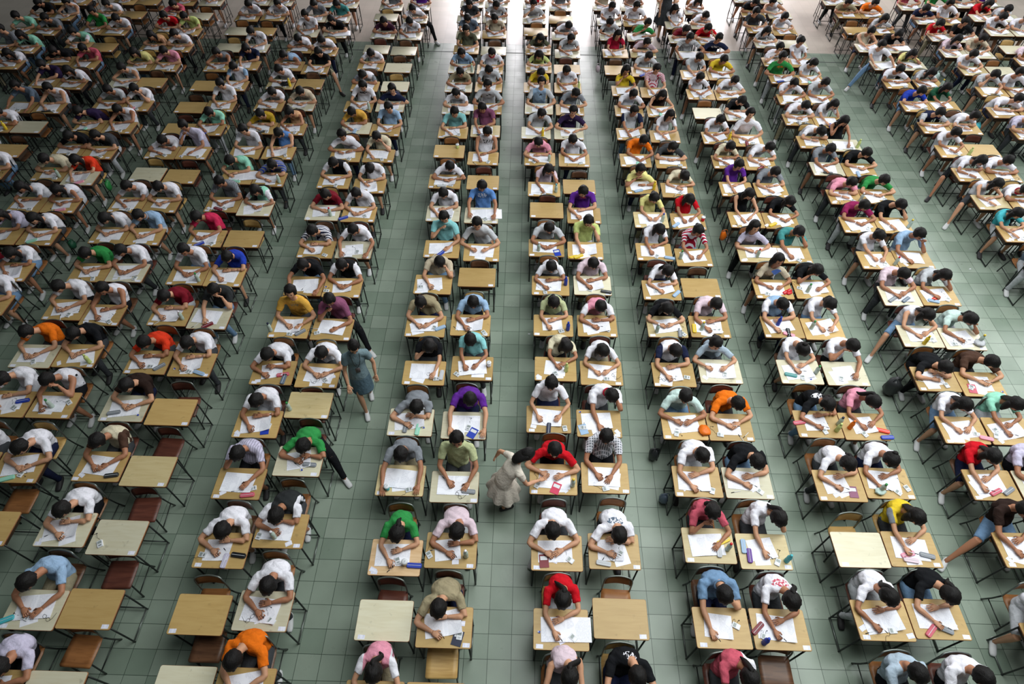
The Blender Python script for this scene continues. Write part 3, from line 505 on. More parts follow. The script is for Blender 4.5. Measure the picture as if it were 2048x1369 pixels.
DATA = """
B1L -5.843 0.931 o lilac t s w 0.20,0.43,0.99
B1R -5.155 0.931 l 
B2L -5.785 1.820 l ltblue t s b -0.02,0.47,1.00
B2R -5.114 1.846 o 
B3L -5.883 2.821 l white t s w 0.05,0.38,0.99
B3R -5.161 2.733 l 
B4L -5.821 3.739 o cream/brown t s b 0.00,0.47,1.00
B4R -5.131 3.685 l2 
B5L -5.878 4.703 l dkbrown t s b 0.07,0.43,1.00
B5R -5.174 4.658 o 
B6L -5.871 5.569 o redorange t s w 0.02,0.39,0.99
B6R -5.163 5.540 o white t s w -0.03,0.45,0.99
B7L -5.891 6.560 o dkred t s w -0.04,0.42,0.99
B7R -5.208 6.511 l charcoal t s h 0.12,0.53,1.09
B8L -5.931 7.501 o white t s b -0.01,0.48,1.09
B8R -5.261 7.487 o blue t s w 0.07,0.44,0.99
B9L -5.923 8.485 o hotpink t s b -0.14,0.50,1.00
B9R -5.223 8.496 o 
B10L -5.926 9.481 o grey p s b 0.00,0.45,1.09
B10R -5.255 9.391 l mint/white t l b 0.05,0.39,1.00
B11L -5.909 10.372 o mint t s d -0.17,0.49,0.92
B11R -5.238 10.317 o grey/blue st s w 0.12,0.31,0.99
B12L -5.999 11.242 o white t s b 0.02,0.50,1.09
B12R -5.284 11.250 o midblue s s w -0.00,0.51,0.99
B13L -5.922 12.176 o mustard t s w 0.04,0.31,0.99
B13R -5.251 12.156 o peach s b w 0.02,0.43,0.99
B14L -5.990 13.107 o white t s w 0.12,0.31,0.99
B14R -5.263 13.141 l beige t s b 0.04,0.31,1.00
B15L -5.973 14.087 l2 white t s b 0.00,0.36,1.00
B15R -5.283 14.119 o 
B16L -5.965 14.974 o ltblue s s b -0.13,0.27,0.95
B16R -5.294 14.829 o black t s b 0.08,0.53,1.00 k
B17L -5.931 15.882 o white t s b 0.01,0.24,0.95
B17R -5.260 15.746 o white t s b -0.05,0.32,0.95
B18L -5.973 16.753 l white t s w 0.02,0.48,1.08
B18R -5.182 16.737 l black t s b -0.09,0.42,1.00
B19L -5.949 17.637 l grey t s b -0.02,0.43,1.00
B19R -5.278 17.624 l teal t s b -0.05,0.50,1.00
B20L -5.890 18.581 l dkred t s b .
B20R -5.219 18.547 l white t s b .
C1L -3.699 1.025 l 
C1R -3.011 1.025 o orange t s b -0.08,0.48,1.00
C2L -3.766 1.820 o 
C2R -3.015 1.882 l white t s w 0.09,0.44,0.99
C3L -3.746 2.606 o white t s w 0.06,0.38,0.99
C3R -3.064 2.883 o charcoal/white t s w 0.00,0.32,0.99
C4L -3.809 3.536 o lilac p s H -0.01,0.53,1.00
C4R -3.067 3.900 l green t s b 0.12,0.31,1.00 k
C5L -3.824 4.490 o white t s w 0.01,0.45,0.99
C5R -3.146 4.842 l2 
C6L -3.844 5.429 o white t s w -0.05,0.35,0.99
C6R -3.128 5.395 o white t s b 0.08,0.44,1.00
C7L -3.811 6.364 o amber t s U 0.07,0.52,1.25
C7R -3.105 6.340 o mauve t s t 0.01,0.48,1.15 k
C8L -3.795 7.316 o black t s s -0.02,0.43,1.00
C8R -3.122 7.296 o black/white t s b 0.01,0.50,1.00
C9L -3.794 8.258 o white/navy st s w -0.03,0.39,0.99
C9R -3.093 8.267 l white t s s 0.02,0.45,1.00
C10L -3.896 9.305 l dkred t s b 0.08,0.39,1.00
C10R -3.193 9.283 o white t s b -0.04,0.46,1.00
C11L -3.883 10.298 o black/white t s b -0.00,0.45,1.00
C11R -3.138 10.177 o white t s d 0.01,0.53,0.92
C12L -3.823 11.216 o white t s u -0.05,0.40,1.09
C12R -3.113 11.219 o cream t s h -0.04,0.48,1.00
C13L -3.789 12.255 l amber t s w -0.09,0.42,0.99
C13R -3.118 12.200 o ltblue c s b 0.06,0.53,1.09
C14L -3.894 13.149 o white t s b 0.11,0.49,1.09
C14R -3.155 13.183 l navy t s u 0.10,0.32,1.09
C15L -3.906 14.065 o white/grey t s d -0.03,0.36,0.92
C15R -3.173 14.078 l 
C16L -3.928 15.053 o white t s d -0.01,0.45,0.92
C16R -3.226 14.984 l 
C17L -3.927 15.923 l 
C17R -3.203 15.867 l 
C18L -3.881 16.738 l dkmauve t s b 0.05,0.37,1.00
C18R -3.153 16.705 l white t s w 0.00,0.43,0.99
C19L -3.961 17.782 l 
C19R -3.110 17.684 l white t s b -0.10,0.34,0.95 k
C20L -3.906 18.435 l grey t s b .
C20R -3.127 18.507 l purple t s b .
D1L -1.532 0.931 o pink/white t p b 0.02,0.49,1.00
D1R -0.844 0.931 o 
D2L -1.535 1.816 l 
D2R -0.803 1.759 o khaki t s w -0.06,0.36,0.99
D3L -1.507 2.577 l3 green t p w 0.03,0.43,0.99
D3R -0.806 2.688 o ltpink t s w 0.08,0.37,0.99
D4L -1.590 3.650 l2 grey t s s 0.01,0.47,1.00
D4R -0.837 3.574 l palegreen c s U 0.03,0.66,1.25
D5L -1.571 4.589 l grey t s w 0.11,0.31,0.99
D5R -0.778 4.560 l purple t s s 0.08,0.49,1.00
D6L -1.477 5.496 o black t l H 0.07,0.51,1.00
D6R -0.730 5.610 o aqua t p b -0.03,0.55,1.00
D7L -1.564 6.460 o khaki t s b -0.08,0.46,1.00
D7R -0.815 6.505 o ltblue t s w 0.04,0.48,0.99
D8L -1.541 7.427 o beige t s h 0.12,0.48,1.00
D8R -0.777 7.629 o 
D9L -1.473 8.343 o aqua c s t 0.03,0.59,1.15
D9R -0.734 8.276 o ltgrey t s u -0.06,0.50,1.18
D10L -1.545 9.357 l white t s w -0.01,0.46,0.99
D10R -0.794 9.326 l midblue t s s 0.02,0.65,1.09
D11L -1.610 10.378 o white t s b 0.11,0.31,1.00
D11R -0.824 10.372 o 
D12L -1.614 11.438 o 
D12R -0.867 11.206 o white s s w 0.07,0.64,1.08
D13L -1.593 12.164 o aqua c s w 0.04,0.45,1.08
D13R -0.871 12.242 l2 mauve p s w -0.06,0.54,1.08
D14L -1.601 13.142 l white t s w 0.01,0.41,0.99
D14R -0.866 13.176 o ltgrey t s u 0.01,0.45,1.18
D15L -1.624 14.113 l khaki t s w 0.03,0.42,0.99
D15R -0.892 14.146 o ltgrey t s b 0.01,0.46,1.00
D16L -1.620 15.013 l ltblue c s b -0.02,0.44,1.00
D16R -0.901 15.002 o white/crimson n s b 0.04,0.48,1.00
D17L -1.573 16.008 o olive t s b 0.02,0.51,1.09
D17R -0.855 15.960 l 
D18L -1.572 16.832 l bluegrey t s b -0.03,0.53,1.00
D18R -0.873 16.887 o beige t s b -0.02,0.53,1.00
D19L -1.626 17.772 l dkgrey t s b -0.02,0.51,1.00
D19R -0.902 17.792 l ltgrey t s b 0.03,0.44,1.00
D20L -1.603 18.732 l navy t s b .
D20R -0.894 18.732 l grey t s b .
E1L 0.563 0.931 o ltpink s p b 0.09,0.51,1.00
E1R 1.250 0.931 o black t s d 0.16,0.56,0.92
E2L 0.587 1.772 o red t p w 0.01,0.49,0.99
E2R 1.308 1.913 o 
E3L 0.554 2.695 o white t s b -0.07,0.40,1.00 k2
E3R 1.293 2.735 o white t s w 0.03,0.33,0.99
E4L 0.525 3.730 o red t s u 0.00,0.47,1.09
E4R 1.247 3.771 o grey/white p s b 0.00,0.66,1.09
E5L 0.470 4.703 o white t p u 0.02,0.54,1.18
E5R 1.216 4.651 o white/crimson n s h 0.17,0.53,1.00
E6L 0.590 5.638 o cream t l d 0.14,0.51,0.92
E6R 1.310 5.579 o white t l b -0.02,0.44,1.00
E7L 0.569 6.541 o palegreen t p w 0.02,0.48,0.99
E7R 1.302 6.555 o pink/white t s w 0.04,0.41,0.99
E8L 0.534 7.466 o white t p w -0.02,0.39,0.99
E8R 1.275 7.492 l ltpink t s w -0.02,0.50,0.99
E9L 0.468 8.439 o ltgrey t s b 0.04,0.44,1.00
E9R 1.192 8.392 o lime c s h 0.04,0.59,1.09
E10L 0.483 9.531 o 
E10R 1.213 9.394 o purple t s w -0.03,0.48,1.08
E11L 0.437 10.194 o ltpink t l h 0.06,0.50,1.00
E11R 1.157 10.299 o 
E12L 0.351 11.226 o pink t s w -0.04,0.41,0.99
E12R 1.089 11.214 o white c s b -0.05,0.53,1.00
E13L 0.269 12.215 l ltgrey t s b 0.11,0.53,1.00
E13R 1.006 12.215 l dkpurple t s u 0.06,0.53,1.09
E14L 0.334 13.215 l ltblue/ltgrey t s U 0.04,0.44,1.25
E14R 1.061 13.192 o grey t s b 0.12,0.44,1.00
E15L 0.293 14.166 o yellow t p w 0.06,0.38,0.99
E15R 1.041 14.180 o white t s w -0.03,0.52,0.99
E16L 0.328 15.111 o lime t l b 0.00,0.31,1.00
E16R 1.047 15.078 o 
E17L 0.317 16.037 o olive t l b 0.05,0.29,1.00
E17R 1.082 15.884 l ltgrey t s w 0.06,0.50,0.99
E18L 0.251 17.083 o 
E18R 1.017 16.864 l white t s d 0.11,0.35,0.92
E19L 0.209 17.784 l ltgrey t s t -0.05,0.43,1.06
E19R 0.957 17.842 o 
E20L 0.207 18.694 l red t s b .
E20R 0.959 18.612 l grey t s w .
F1L 2.499 0.931 o rose/white t p b 0.13,0.55,1.00
F1R 3.187 0.931 o 
F2L 2.516 1.843 o denim c s h 0.00,0.53,1.00
F2R 3.205 1.845 o white t p w 0.10,0.48,0.99
F3L 2.531 2.848 l2 rose t p t 0.01,0.53,1.06
F3R 3.227 2.789 l2 white t p h 0.17,0.56,1.00
F4L 2.525 3.752 o white t s w 0.04,0.48,0.99
F4R 3.223 3.750 l black t s w 0.08,0.41,0.99
F5L 2.476 4.648 o palemint t s u -0.03,0.49,1.09
F5R 3.150 4.647 o orange t s b 0.07,0.45,1.00
F6L 2.449 5.584 o white/navy t s w 0.01,0.46,0.99
F6R 3.189 5.672 l palegreyblue t p u -0.11,0.49,1.09
F7L 2.471 6.576 l2 black t l b -0.04,0.35,1.00
F7R 3.184 6.595 o ltpink t s w 0.07,0.47,0.99
F8L 2.483 7.418 o white t p w 0.07,0.38,0.99
F8R 3.187 7.496 o 
F9L 2.469 8.397 o white t l w 0.09,0.52,0.99
F9R 3.181 8.274 o crimson/white st p b 0.05,0.52,1.09
F10L 2.515 9.307 l2 paleyellow t p b 0.04,0.53,1.00
F10R 3.232 9.286 o red t l b -0.02,0.52,1.00
F11L 2.443 10.335 o paleyellow t s t -0.06,0.32,1.06
F11R 3.166 10.256 o cream t p d 0.13,0.39,0.92
F12L 2.404 11.253 o orange t s b 0.17,0.51,1.00
F12R 3.153 11.232 o dkgrey t s b 0.00,0.30,1.00
F13L 2.408 12.242 o ltgrey/navy t s w 0.04,0.57,1.08
F13R 3.150 12.175 o white t l w 0.10,0.46,1.08
F14L 2.444 13.201 o white t s b 0.06,0.45,1.00
F14R 3.195 13.198 o dkbrown s l b -0.02,0.44,1.00
F15L 2.437 14.087 o yellow t l t -0.01,0.54,1.06
F15R 3.132 14.040 o white/crimson p s b 0.03,0.66,1.09
F16L 2.332 15.081 o 
F16R 3.003 15.024 o ltgrey t s b 0.06,0.44,1.00
F17L 2.337 15.954 o crimson t l w 0.05,0.48,1.08
F17R 3.059 15.986 l2 pinkgrey t s b 0.07,0.32,0.95
F18L 2.316 16.890 l ltgrey t b b -0.06,0.39,1.00
F18R 3.058 16.873 l green t s t 0.19,0.38,1.01
F19L 2.297 17.764 l white t s b 0.06,0.52,1.00
F19R 3.024 17.742 o white t s b -0.01,0.41,1.09
F20L 2.227 18.694 l beige t s b .
F20R 3.029 18.699 l floral t l b .
G1L 4.482 0.931 o palegreyblue t s w -0.03,0.63,1.08
G1R 5.170 0.931 o white t s b -0.02,0.61,1.09
G2L 4.476 1.982 o white t p w -0.00,0.42,0.99
G2R 5.147 2.016 o black t p w 0.07,0.43,0.99
G3L 4.487 2.849 l 
G3R 5.158 2.873 o yellow/grey t l w 0.03,0.55,0.99
G4L 4.491 3.747 o white t p w 0.05,0.42,0.99
G4R 5.162 3.804 o white t b w -0.01,0.44,0.99
G5L 4.473 4.740 o black t p w 0.08,0.39,0.99
G5R 5.144 4.718 o pink t p b 0.07,0.49,1.00
G6L 4.457 5.698 l white t b d 0.03,0.51,0.92
G6R 5.170 5.688 l white t s H 0.06,0.55,1.00
G7L 4.407 6.626 o ltblue/white t s w -0.05,0.46,0.99
G7R 5.078 6.604 o white t p b 0.07,0.51,1.00
G8L 4.460 7.510 o beige t l U -0.02,0.49,1.16 k2
G8R 5.165 7.527 o black t l H -0.01,0.40,1.00
G9L 4.358 8.414 l2 lilac c l U -0.12,0.43,1.16 k2
G9R 5.034 8.412 o teal t s h 0.06,0.53,1.00
G10L 4.376 9.372 o black/ltgrey s l b 0.01,0.52,1.09
G10R 5.047 9.363 o black t l b 0.13,0.43,1.00
G11L 4.380 10.332 o purple t b w 0.02,0.51,1.08
G11R 5.083 10.323 o grey t s w 0.03,0.44,0.99
G12L 4.383 11.262 o cream t p w 0.01,0.36,0.99
G12R 5.054 11.231 o white t s w 0.16,0.39,0.99
G13L 4.315 12.161 o white c s w 0.04,0.48,0.99 k2
G13R 4.986 12.091 o white t s U -0.09,0.42,1.25
G14L 4.275 13.159 l 
G14R 4.999 13.101 l black t s w -0.02,0.35,0.99
G15L 4.247 13.998 o white t p b -0.05,0.49,1.00 k2
G15R 4.928 13.990 o white t s b 0.06,0.37,1.00
G16L 4.234 14.920 o ltgrey t s w 0.12,0.55,0.99
G16R 4.905 14.927 o yellow t s b 0.05,0.45,1.00
G17L 4.257 15.915 l ltgrey st s s -0.04,0.38,1.09 k2
G17R 4.928 15.922 o navy t s u 0.04,0.40,1.09
G18L 4.180 16.817 l dkred t s b 0.07,0.24,0.95
G18R 4.916 16.751 o red t s h -0.09,0.31,1.00
G19L 4.191 17.631 l white t l b -0.07,0.56,1.00
G19R 4.891 17.661 l white t s w 0.04,0.27,0.94
G20L 4.121 18.945 l grey t s b .
G20R 4.850 18.551 l white s l w 0.05,0.32,0.94
H2L 6.445 1.768 o white t s w . k2
H2R 7.132 1.768 o 
H3L 6.626 2.901 o dkbrown t s w -0.06,0.61,1.08 k
H3R 7.314 2.901 o white t s b .
H4L 6.619 3.819 o red t l w -0.04,0.52,0.99 k2
H4R 7.307 3.819 l lilac t s w .
H5L 6.589 4.701 o white t l b -0.03,0.48,1.00 k2
H5R 7.276 4.701 o mint t l w 0.03,0.51,0.99
H6L 6.560 5.623 o black t s w 0.05,0.29,0.94
H6R 7.230 5.547 o brown t s b 0.09,0.43,1.00
H7L 6.654 6.499 l white s l b 0.05,0.44,1.00 k
H7R 7.325 6.463 l palemint t p h 0.04,0.41,1.00
H8L 6.649 7.409 l ltpink t s b 0.02,0.46,1.00 k2
H8R 7.320 7.438 o ltgrey t l h 0.04,0.43,1.00
H9L 6.566 8.309 o white t p b 0.01,0.54,1.00 k2
H9R 7.237 8.353 o ltblue c s h -0.01,0.46,1.09
H10L 6.538 9.294 o magenta t s b 0.03,0.44,1.00 k2
H10R 7.209 9.305 o black t s h 0.08,0.46,1.00
H11L 6.529 10.150 o pink t s w 0.05,0.30,0.99 k2
H11R 7.200 10.195 o green t s b 0.05,0.36,1.00
H12L 6.448 11.091 l grey t s w 0.05,0.51,0.99 k2
H12R 7.119 11.079 o black t s b 0.07,0.41,1.00
H13L 6.421 12.072 o white t p d 0.12,0.30,0.92 k2
H13R 7.092 11.975 l black s l H -0.07,0.58,1.09
H14L 6.326 12.968 o white c s b 0.10,0.33,1.00 k2
H14R 6.997 12.889 o white t l h 0.06,0.46,1.00
H15L 6.407 13.847 o white t s H -0.00,0.43,1.00
H15R 7.078 13.856 o ltgrey t s b 0.07,0.47,1.00
H16L 6.426 14.814 o green t s u -0.11,0.42,1.18 k2
H16R 7.097 14.781 o white t p b 0.03,0.49,1.00
H17L 6.450 15.661 o white t s t 0.01,0.29,1.06 k2
H17R 7.129 15.646 o white t b w -0.09,0.59,1.08
H18L 6.452 16.640 l ltgrey c l b -0.09,0.30,1.00 k2
H18R 7.177 16.648 l 
H19L 6.425 17.489 o dkgrey t s b -0.14,0.42,1.09
H19R 7.096 17.374 o white t p b -0.03,0.45,1.00
H20L 6.463 18.452 o black t s b -0.01,0.29,1.00 k2
H20R 7.207 18.400 l white s s b -0.22,0.42,1.00
H21L 6.425 19.393 l white t s b .
H21R 7.171 19.364 l grey t s w .
I9L 9.574 8.095 o bluegrey t s w . k2
I9R 10.262 8.095 o white t s b .
I10L 9.524 9.130 o turquoise t l w -0.07,0.47,0.99 k2
I10R 10.212 9.130 o white t s b .
I11L 9.450 10.083 l2 white s l w 0.03,0.44,0.99 k
I11R 10.138 10.083 o white/crimson n s b -0.12,0.33,0.95
I12L 9.433 10.993 o white t l w 0.08,0.33,0.99 k
I12R 10.104 10.991 o white t s b -0.03,0.33,1.00
I13L 9.405 11.827 o white t p b 0.02,0.46,1.00 k2
I13R 10.076 11.890 o 
I14L 9.384 12.749 o navy/ltgrey t s b -0.00,0.35,1.00 k2
I14R 10.055 12.740 o white t b w 0.09,0.29,0.99
I15L 9.296 13.650 o blue t s w 0.04,0.42,0.99 k2
I15R 9.967 13.677 o dkgreen t l w 0.05,0.54,0.99
I16L 9.229 14.685 o white t s b -0.04,0.37,1.00 k2
I16R 9.990 14.676 o ltgrey t l w -0.01,0.35,0.94
I17L 9.224 15.581 l white t s s -0.15,0.53,1.09 k
I17R 9.931 15.589 l paleyellow t l h -0.09,0.36,0.95
I18L 9.127 16.517 l beige s s w 0.04,0.55,0.99 k2
I18R 9.839 16.499 l black t s w -0.01,0.44,0.99
I19L 9.139 17.504 o 
I19R 9.825 17.507 o ltgrey t l H -0.05,0.30,1.00
I20L 9.192 18.515 o khaki c s b -0.09,0.33,1.00
I20R 9.863 18.511 o orange t s b 0.02,0.31,1.00
I21L 9.050 19.328 l grey t s b .
I21R 9.738 19.328 l white t s w .
J13L 11.417 12.580 o lilac t s w . k2
J13R 12.105 12.580 o white t s b .
J14L 11.269 13.460 o white t s b 0.20,0.32,1.00
J14R 11.957 13.460 o white t s w .
J15L 11.421 14.395 o ltgrey t s H 0.01,0.49,1.00 k2
J15R 12.109 14.395 o white t s b -0.16,0.43,1.09
J16L 11.416 15.397 l2 white t s b -0.08,0.47,1.00
J16R 12.110 15.406 l 
J17L 11.301 16.315 l ltpink t l w -0.01,0.39,0.99
J17R 11.972 16.295 l beige t s b -0.01,0.46,1.00
J18L 11.318 17.205 l red t p w -0.11,0.39,0.99 k2
J18R 12.013 17.158 l black t s b -0.22,0.37,1.09
J19L 11.315 18.212 l navy t s b -0.15,0.29,1.00
J19R 12.046 18.187 o white c s b -0.20,0.50,1.09
J20L 11.182 19.086 l rose t s b .
J20R 11.983 19.060 l green t s b .
K16L 13.083 15.916 o ltpink t s w .
K16R 13.771 15.916 o white t s b .
K17L 13.001 16.575 l 
K17R 13.689 16.575 o 
K18L 13.058 17.586 l white t s b 0.04,0.47,1.00
K18R 13.746 17.586 l white t s b .
K19L 12.994 18.448 l red t l w 0.11,0.48,0.99
K19R 13.682 18.448 l ltgrey t s w -0.11,0.24,0.94
K20L 12.874 19.304 l grey t s b .
K20R 13.562 19.304 l purple t s w .
A3L -7.602 2.811 o white t s b .
A3R -6.914 2.811 o 
A4L -7.638 3.687 o white t s w .
A4R -6.951 3.687 o white t s b 0.12,0.39,1.00
A5L -7.666 4.728 o white t s w -0.03,0.49,0.99
A5R -6.978 4.728 o white/black s s h -0.04,0.50,1.00
A6L -7.723 5.633 l orange t s b -0.08,0.50,1.00
A6R -7.047 5.663 o black t s b 0.00,0.45,1.00
A7L -7.698 6.631 o white t s b -0.08,0.50,1.00
A7R -7.027 6.533 o white s s w 0.06,0.48,1.08
A8L -7.695 7.522 o green t s b -0.02,0.42,1.00
A8R -7.024 7.538 l white t s b -0.08,0.48,1.00
A9L -7.771 8.510 o white t l b 0.01,0.35,1.00
A9R -7.100 8.496 o ltblue c s b -0.08,0.50,1.00
A10L -7.803 9.408 o white t s w 0.03,0.44,0.99
A10R -7.132 9.431 o white t s b -0.01,0.41,1.00
A11L -7.791 10.393 l 
A11R -7.085 10.353 o 
A12L -7.788 11.170 o white t s w 0.07,0.34,0.94
A12R -7.117 11.183 o lilac t s t -0.16,0.58,1.15
A13L -7.749 12.058 o 
A13R -7.078 12.081 o mint t s w 0.04,0.44,0.99
A14L -7.803 12.965 o 
A14R -7.132 13.051 o white t s b 0.05,0.53,1.09
A15L -7.773 13.937 o 
A15R -7.102 13.968 o white/ltblue t s b 0.01,0.54,1.00
A16L -7.764 14.850 o grey s s w 0.00,0.42,0.99
A16R -7.083 14.955 o navy t s w -0.01,0.53,0.99
A17L -7.806 15.853 l 
A17R -7.100 15.860 l white t s b -0.11,0.53,1.00
A18L -7.844 16.787 l 
A18R -7.173 16.791 o 
A19L -7.825 17.611 o white t s b 0.09,0.35,1.00
A19R -7.118 17.668 o white t s b 0.18,0.39,1.00
A20L -7.799 18.613 l ltpink t s b .
A20R -7.129 18.611 l white t s b .
Y7L -9.746 6.702 o white t s b .
Y7R -9.059 6.702 o white t s b .
Y8L -9.793 7.496 o dkred t s w .
Y8R -9.105 7.496 o white t l w 0.09,0.41,0.99
Y9L -9.772 8.424 o lilac t l w 0.02,0.50,0.99
Y9R -9.084 8.424 o white t l b -0.01,0.39,1.00
Y10L -9.773 9.349 o white t l w -0.03,0.40,0.99
Y10R -9.102 9.354 o white s l b 0.03,0.32,1.00
Y11L -9.802 10.336 o cream t s b -0.01,0.32,1.00
Y11R -9.129 10.223 l redorange t l w -0.03,0.44,0.99
Y12L -9.806 11.192 o black t s b 0.13,0.29,1.00
Y12R -9.135 11.126 o dkgrey t s b 0.00,0.41,1.00
Y13L -9.780 12.121 o dkpurple t s b -0.15,0.31,1.00
Y13R -9.109 12.082 o white s s w -0.00,0.50,0.99
Y14L -9.754 12.968 o ltgrey t s b 0.06,0.41,1.00
Y14R -9.083 12.995 o white t s h 0.00,0.44,1.00
Y15L -9.820 13.981 l ltgrey s s b 0.05,0.40,1.00
Y15R -9.149 14.029 o 
Y16L -9.756 14.827 o paleyellow t l b -0.03,0.34,1.00
Y16R -9.085 14.808 o pink t s b -0.00,0.44,1.00
Y17L -9.781 15.799 o peach s l b -0.02,0.37,0.95
Y17R -9.110 15.801 o white t s b -0.04,0.36,1.00
Y18L -9.850 16.773 o red t s b 0.04,0.40,1.00
Y18R -9.179 16.687 o lime t s b -0.09,0.46,1.00
Y19L -10.016 17.708 o white/rose t s w 0.13,0.31,0.94
Y19R -9.195 17.624 l 
Y20L -9.941 18.522 o grey t s b .
Y20R -9.153 18.526 l mauve t s b .
Z11L -11.763 10.359 o white t s b .
Z11R -11.075 10.359 o white t s b .
Z12L -11.810 11.119 o white t s w .
Z12R -11.122 11.119 o 
Z13L -11.816 12.026 o white t s b 0.13,0.34,1.00
Z13R -11.128 12.026 l 
Z14L -11.751 12.823 o bluegrey t s s 0.02,0.47,1.09
Z14R -11.063 12.823 o white s s w 0.07,0.43,1.08
Z15L -11.718 13.908 o dkpurple t s w -0.06,0.55,0.99
Z15R -11.047 13.876 o white t l b 0.05,0.34,1.00
Z16L -11.837 15.006 o black t s b -0.10,0.24,0.95
Z16R -11.166 14.838 o rose t s w 0.01,0.50,0.99
Z17L -11.765 15.789 o mint/white t s w -0.06,0.41,0.99
Z17R -11.094 15.746 o 
Z18L -11.813 16.666 o green t s b 0.07,0.53,1.09
Z18R -11.143 16.643 o white t s b 0.12,0.32,1.00
Z19L -11.755 17.637 o white t s b 0.01,0.33,0.95
Z19R -11.084 17.636 o 
Z20L -11.655 18.507 o white t s b .
Z20R -10.984 18.505 o 
X16L -13.749 14.764 o white t s b .
X16R -13.062 14.764 o white t l w 0.07,0.31,0.94
X17L -13.755 15.575 o grey t s b 0.15,0.48,1.09
X17R -13.067 15.575 o mint t l b -0.00,0.35,1.00
X18L -13.676 16.566 o mint t s b -0.06,0.44,1.00
X18R -13.005 16.566 o grey t s b 0.08,0.35,1.00
X19L -13.665 17.450 o black t s b 0.09,0.38,1.00
X19R -12.994 17.448 o white s s b 0.16,0.47,1.00
X20L -13.654 18.424 o white t s b .
X20R -12.983 18.418 o white t s w .
"""
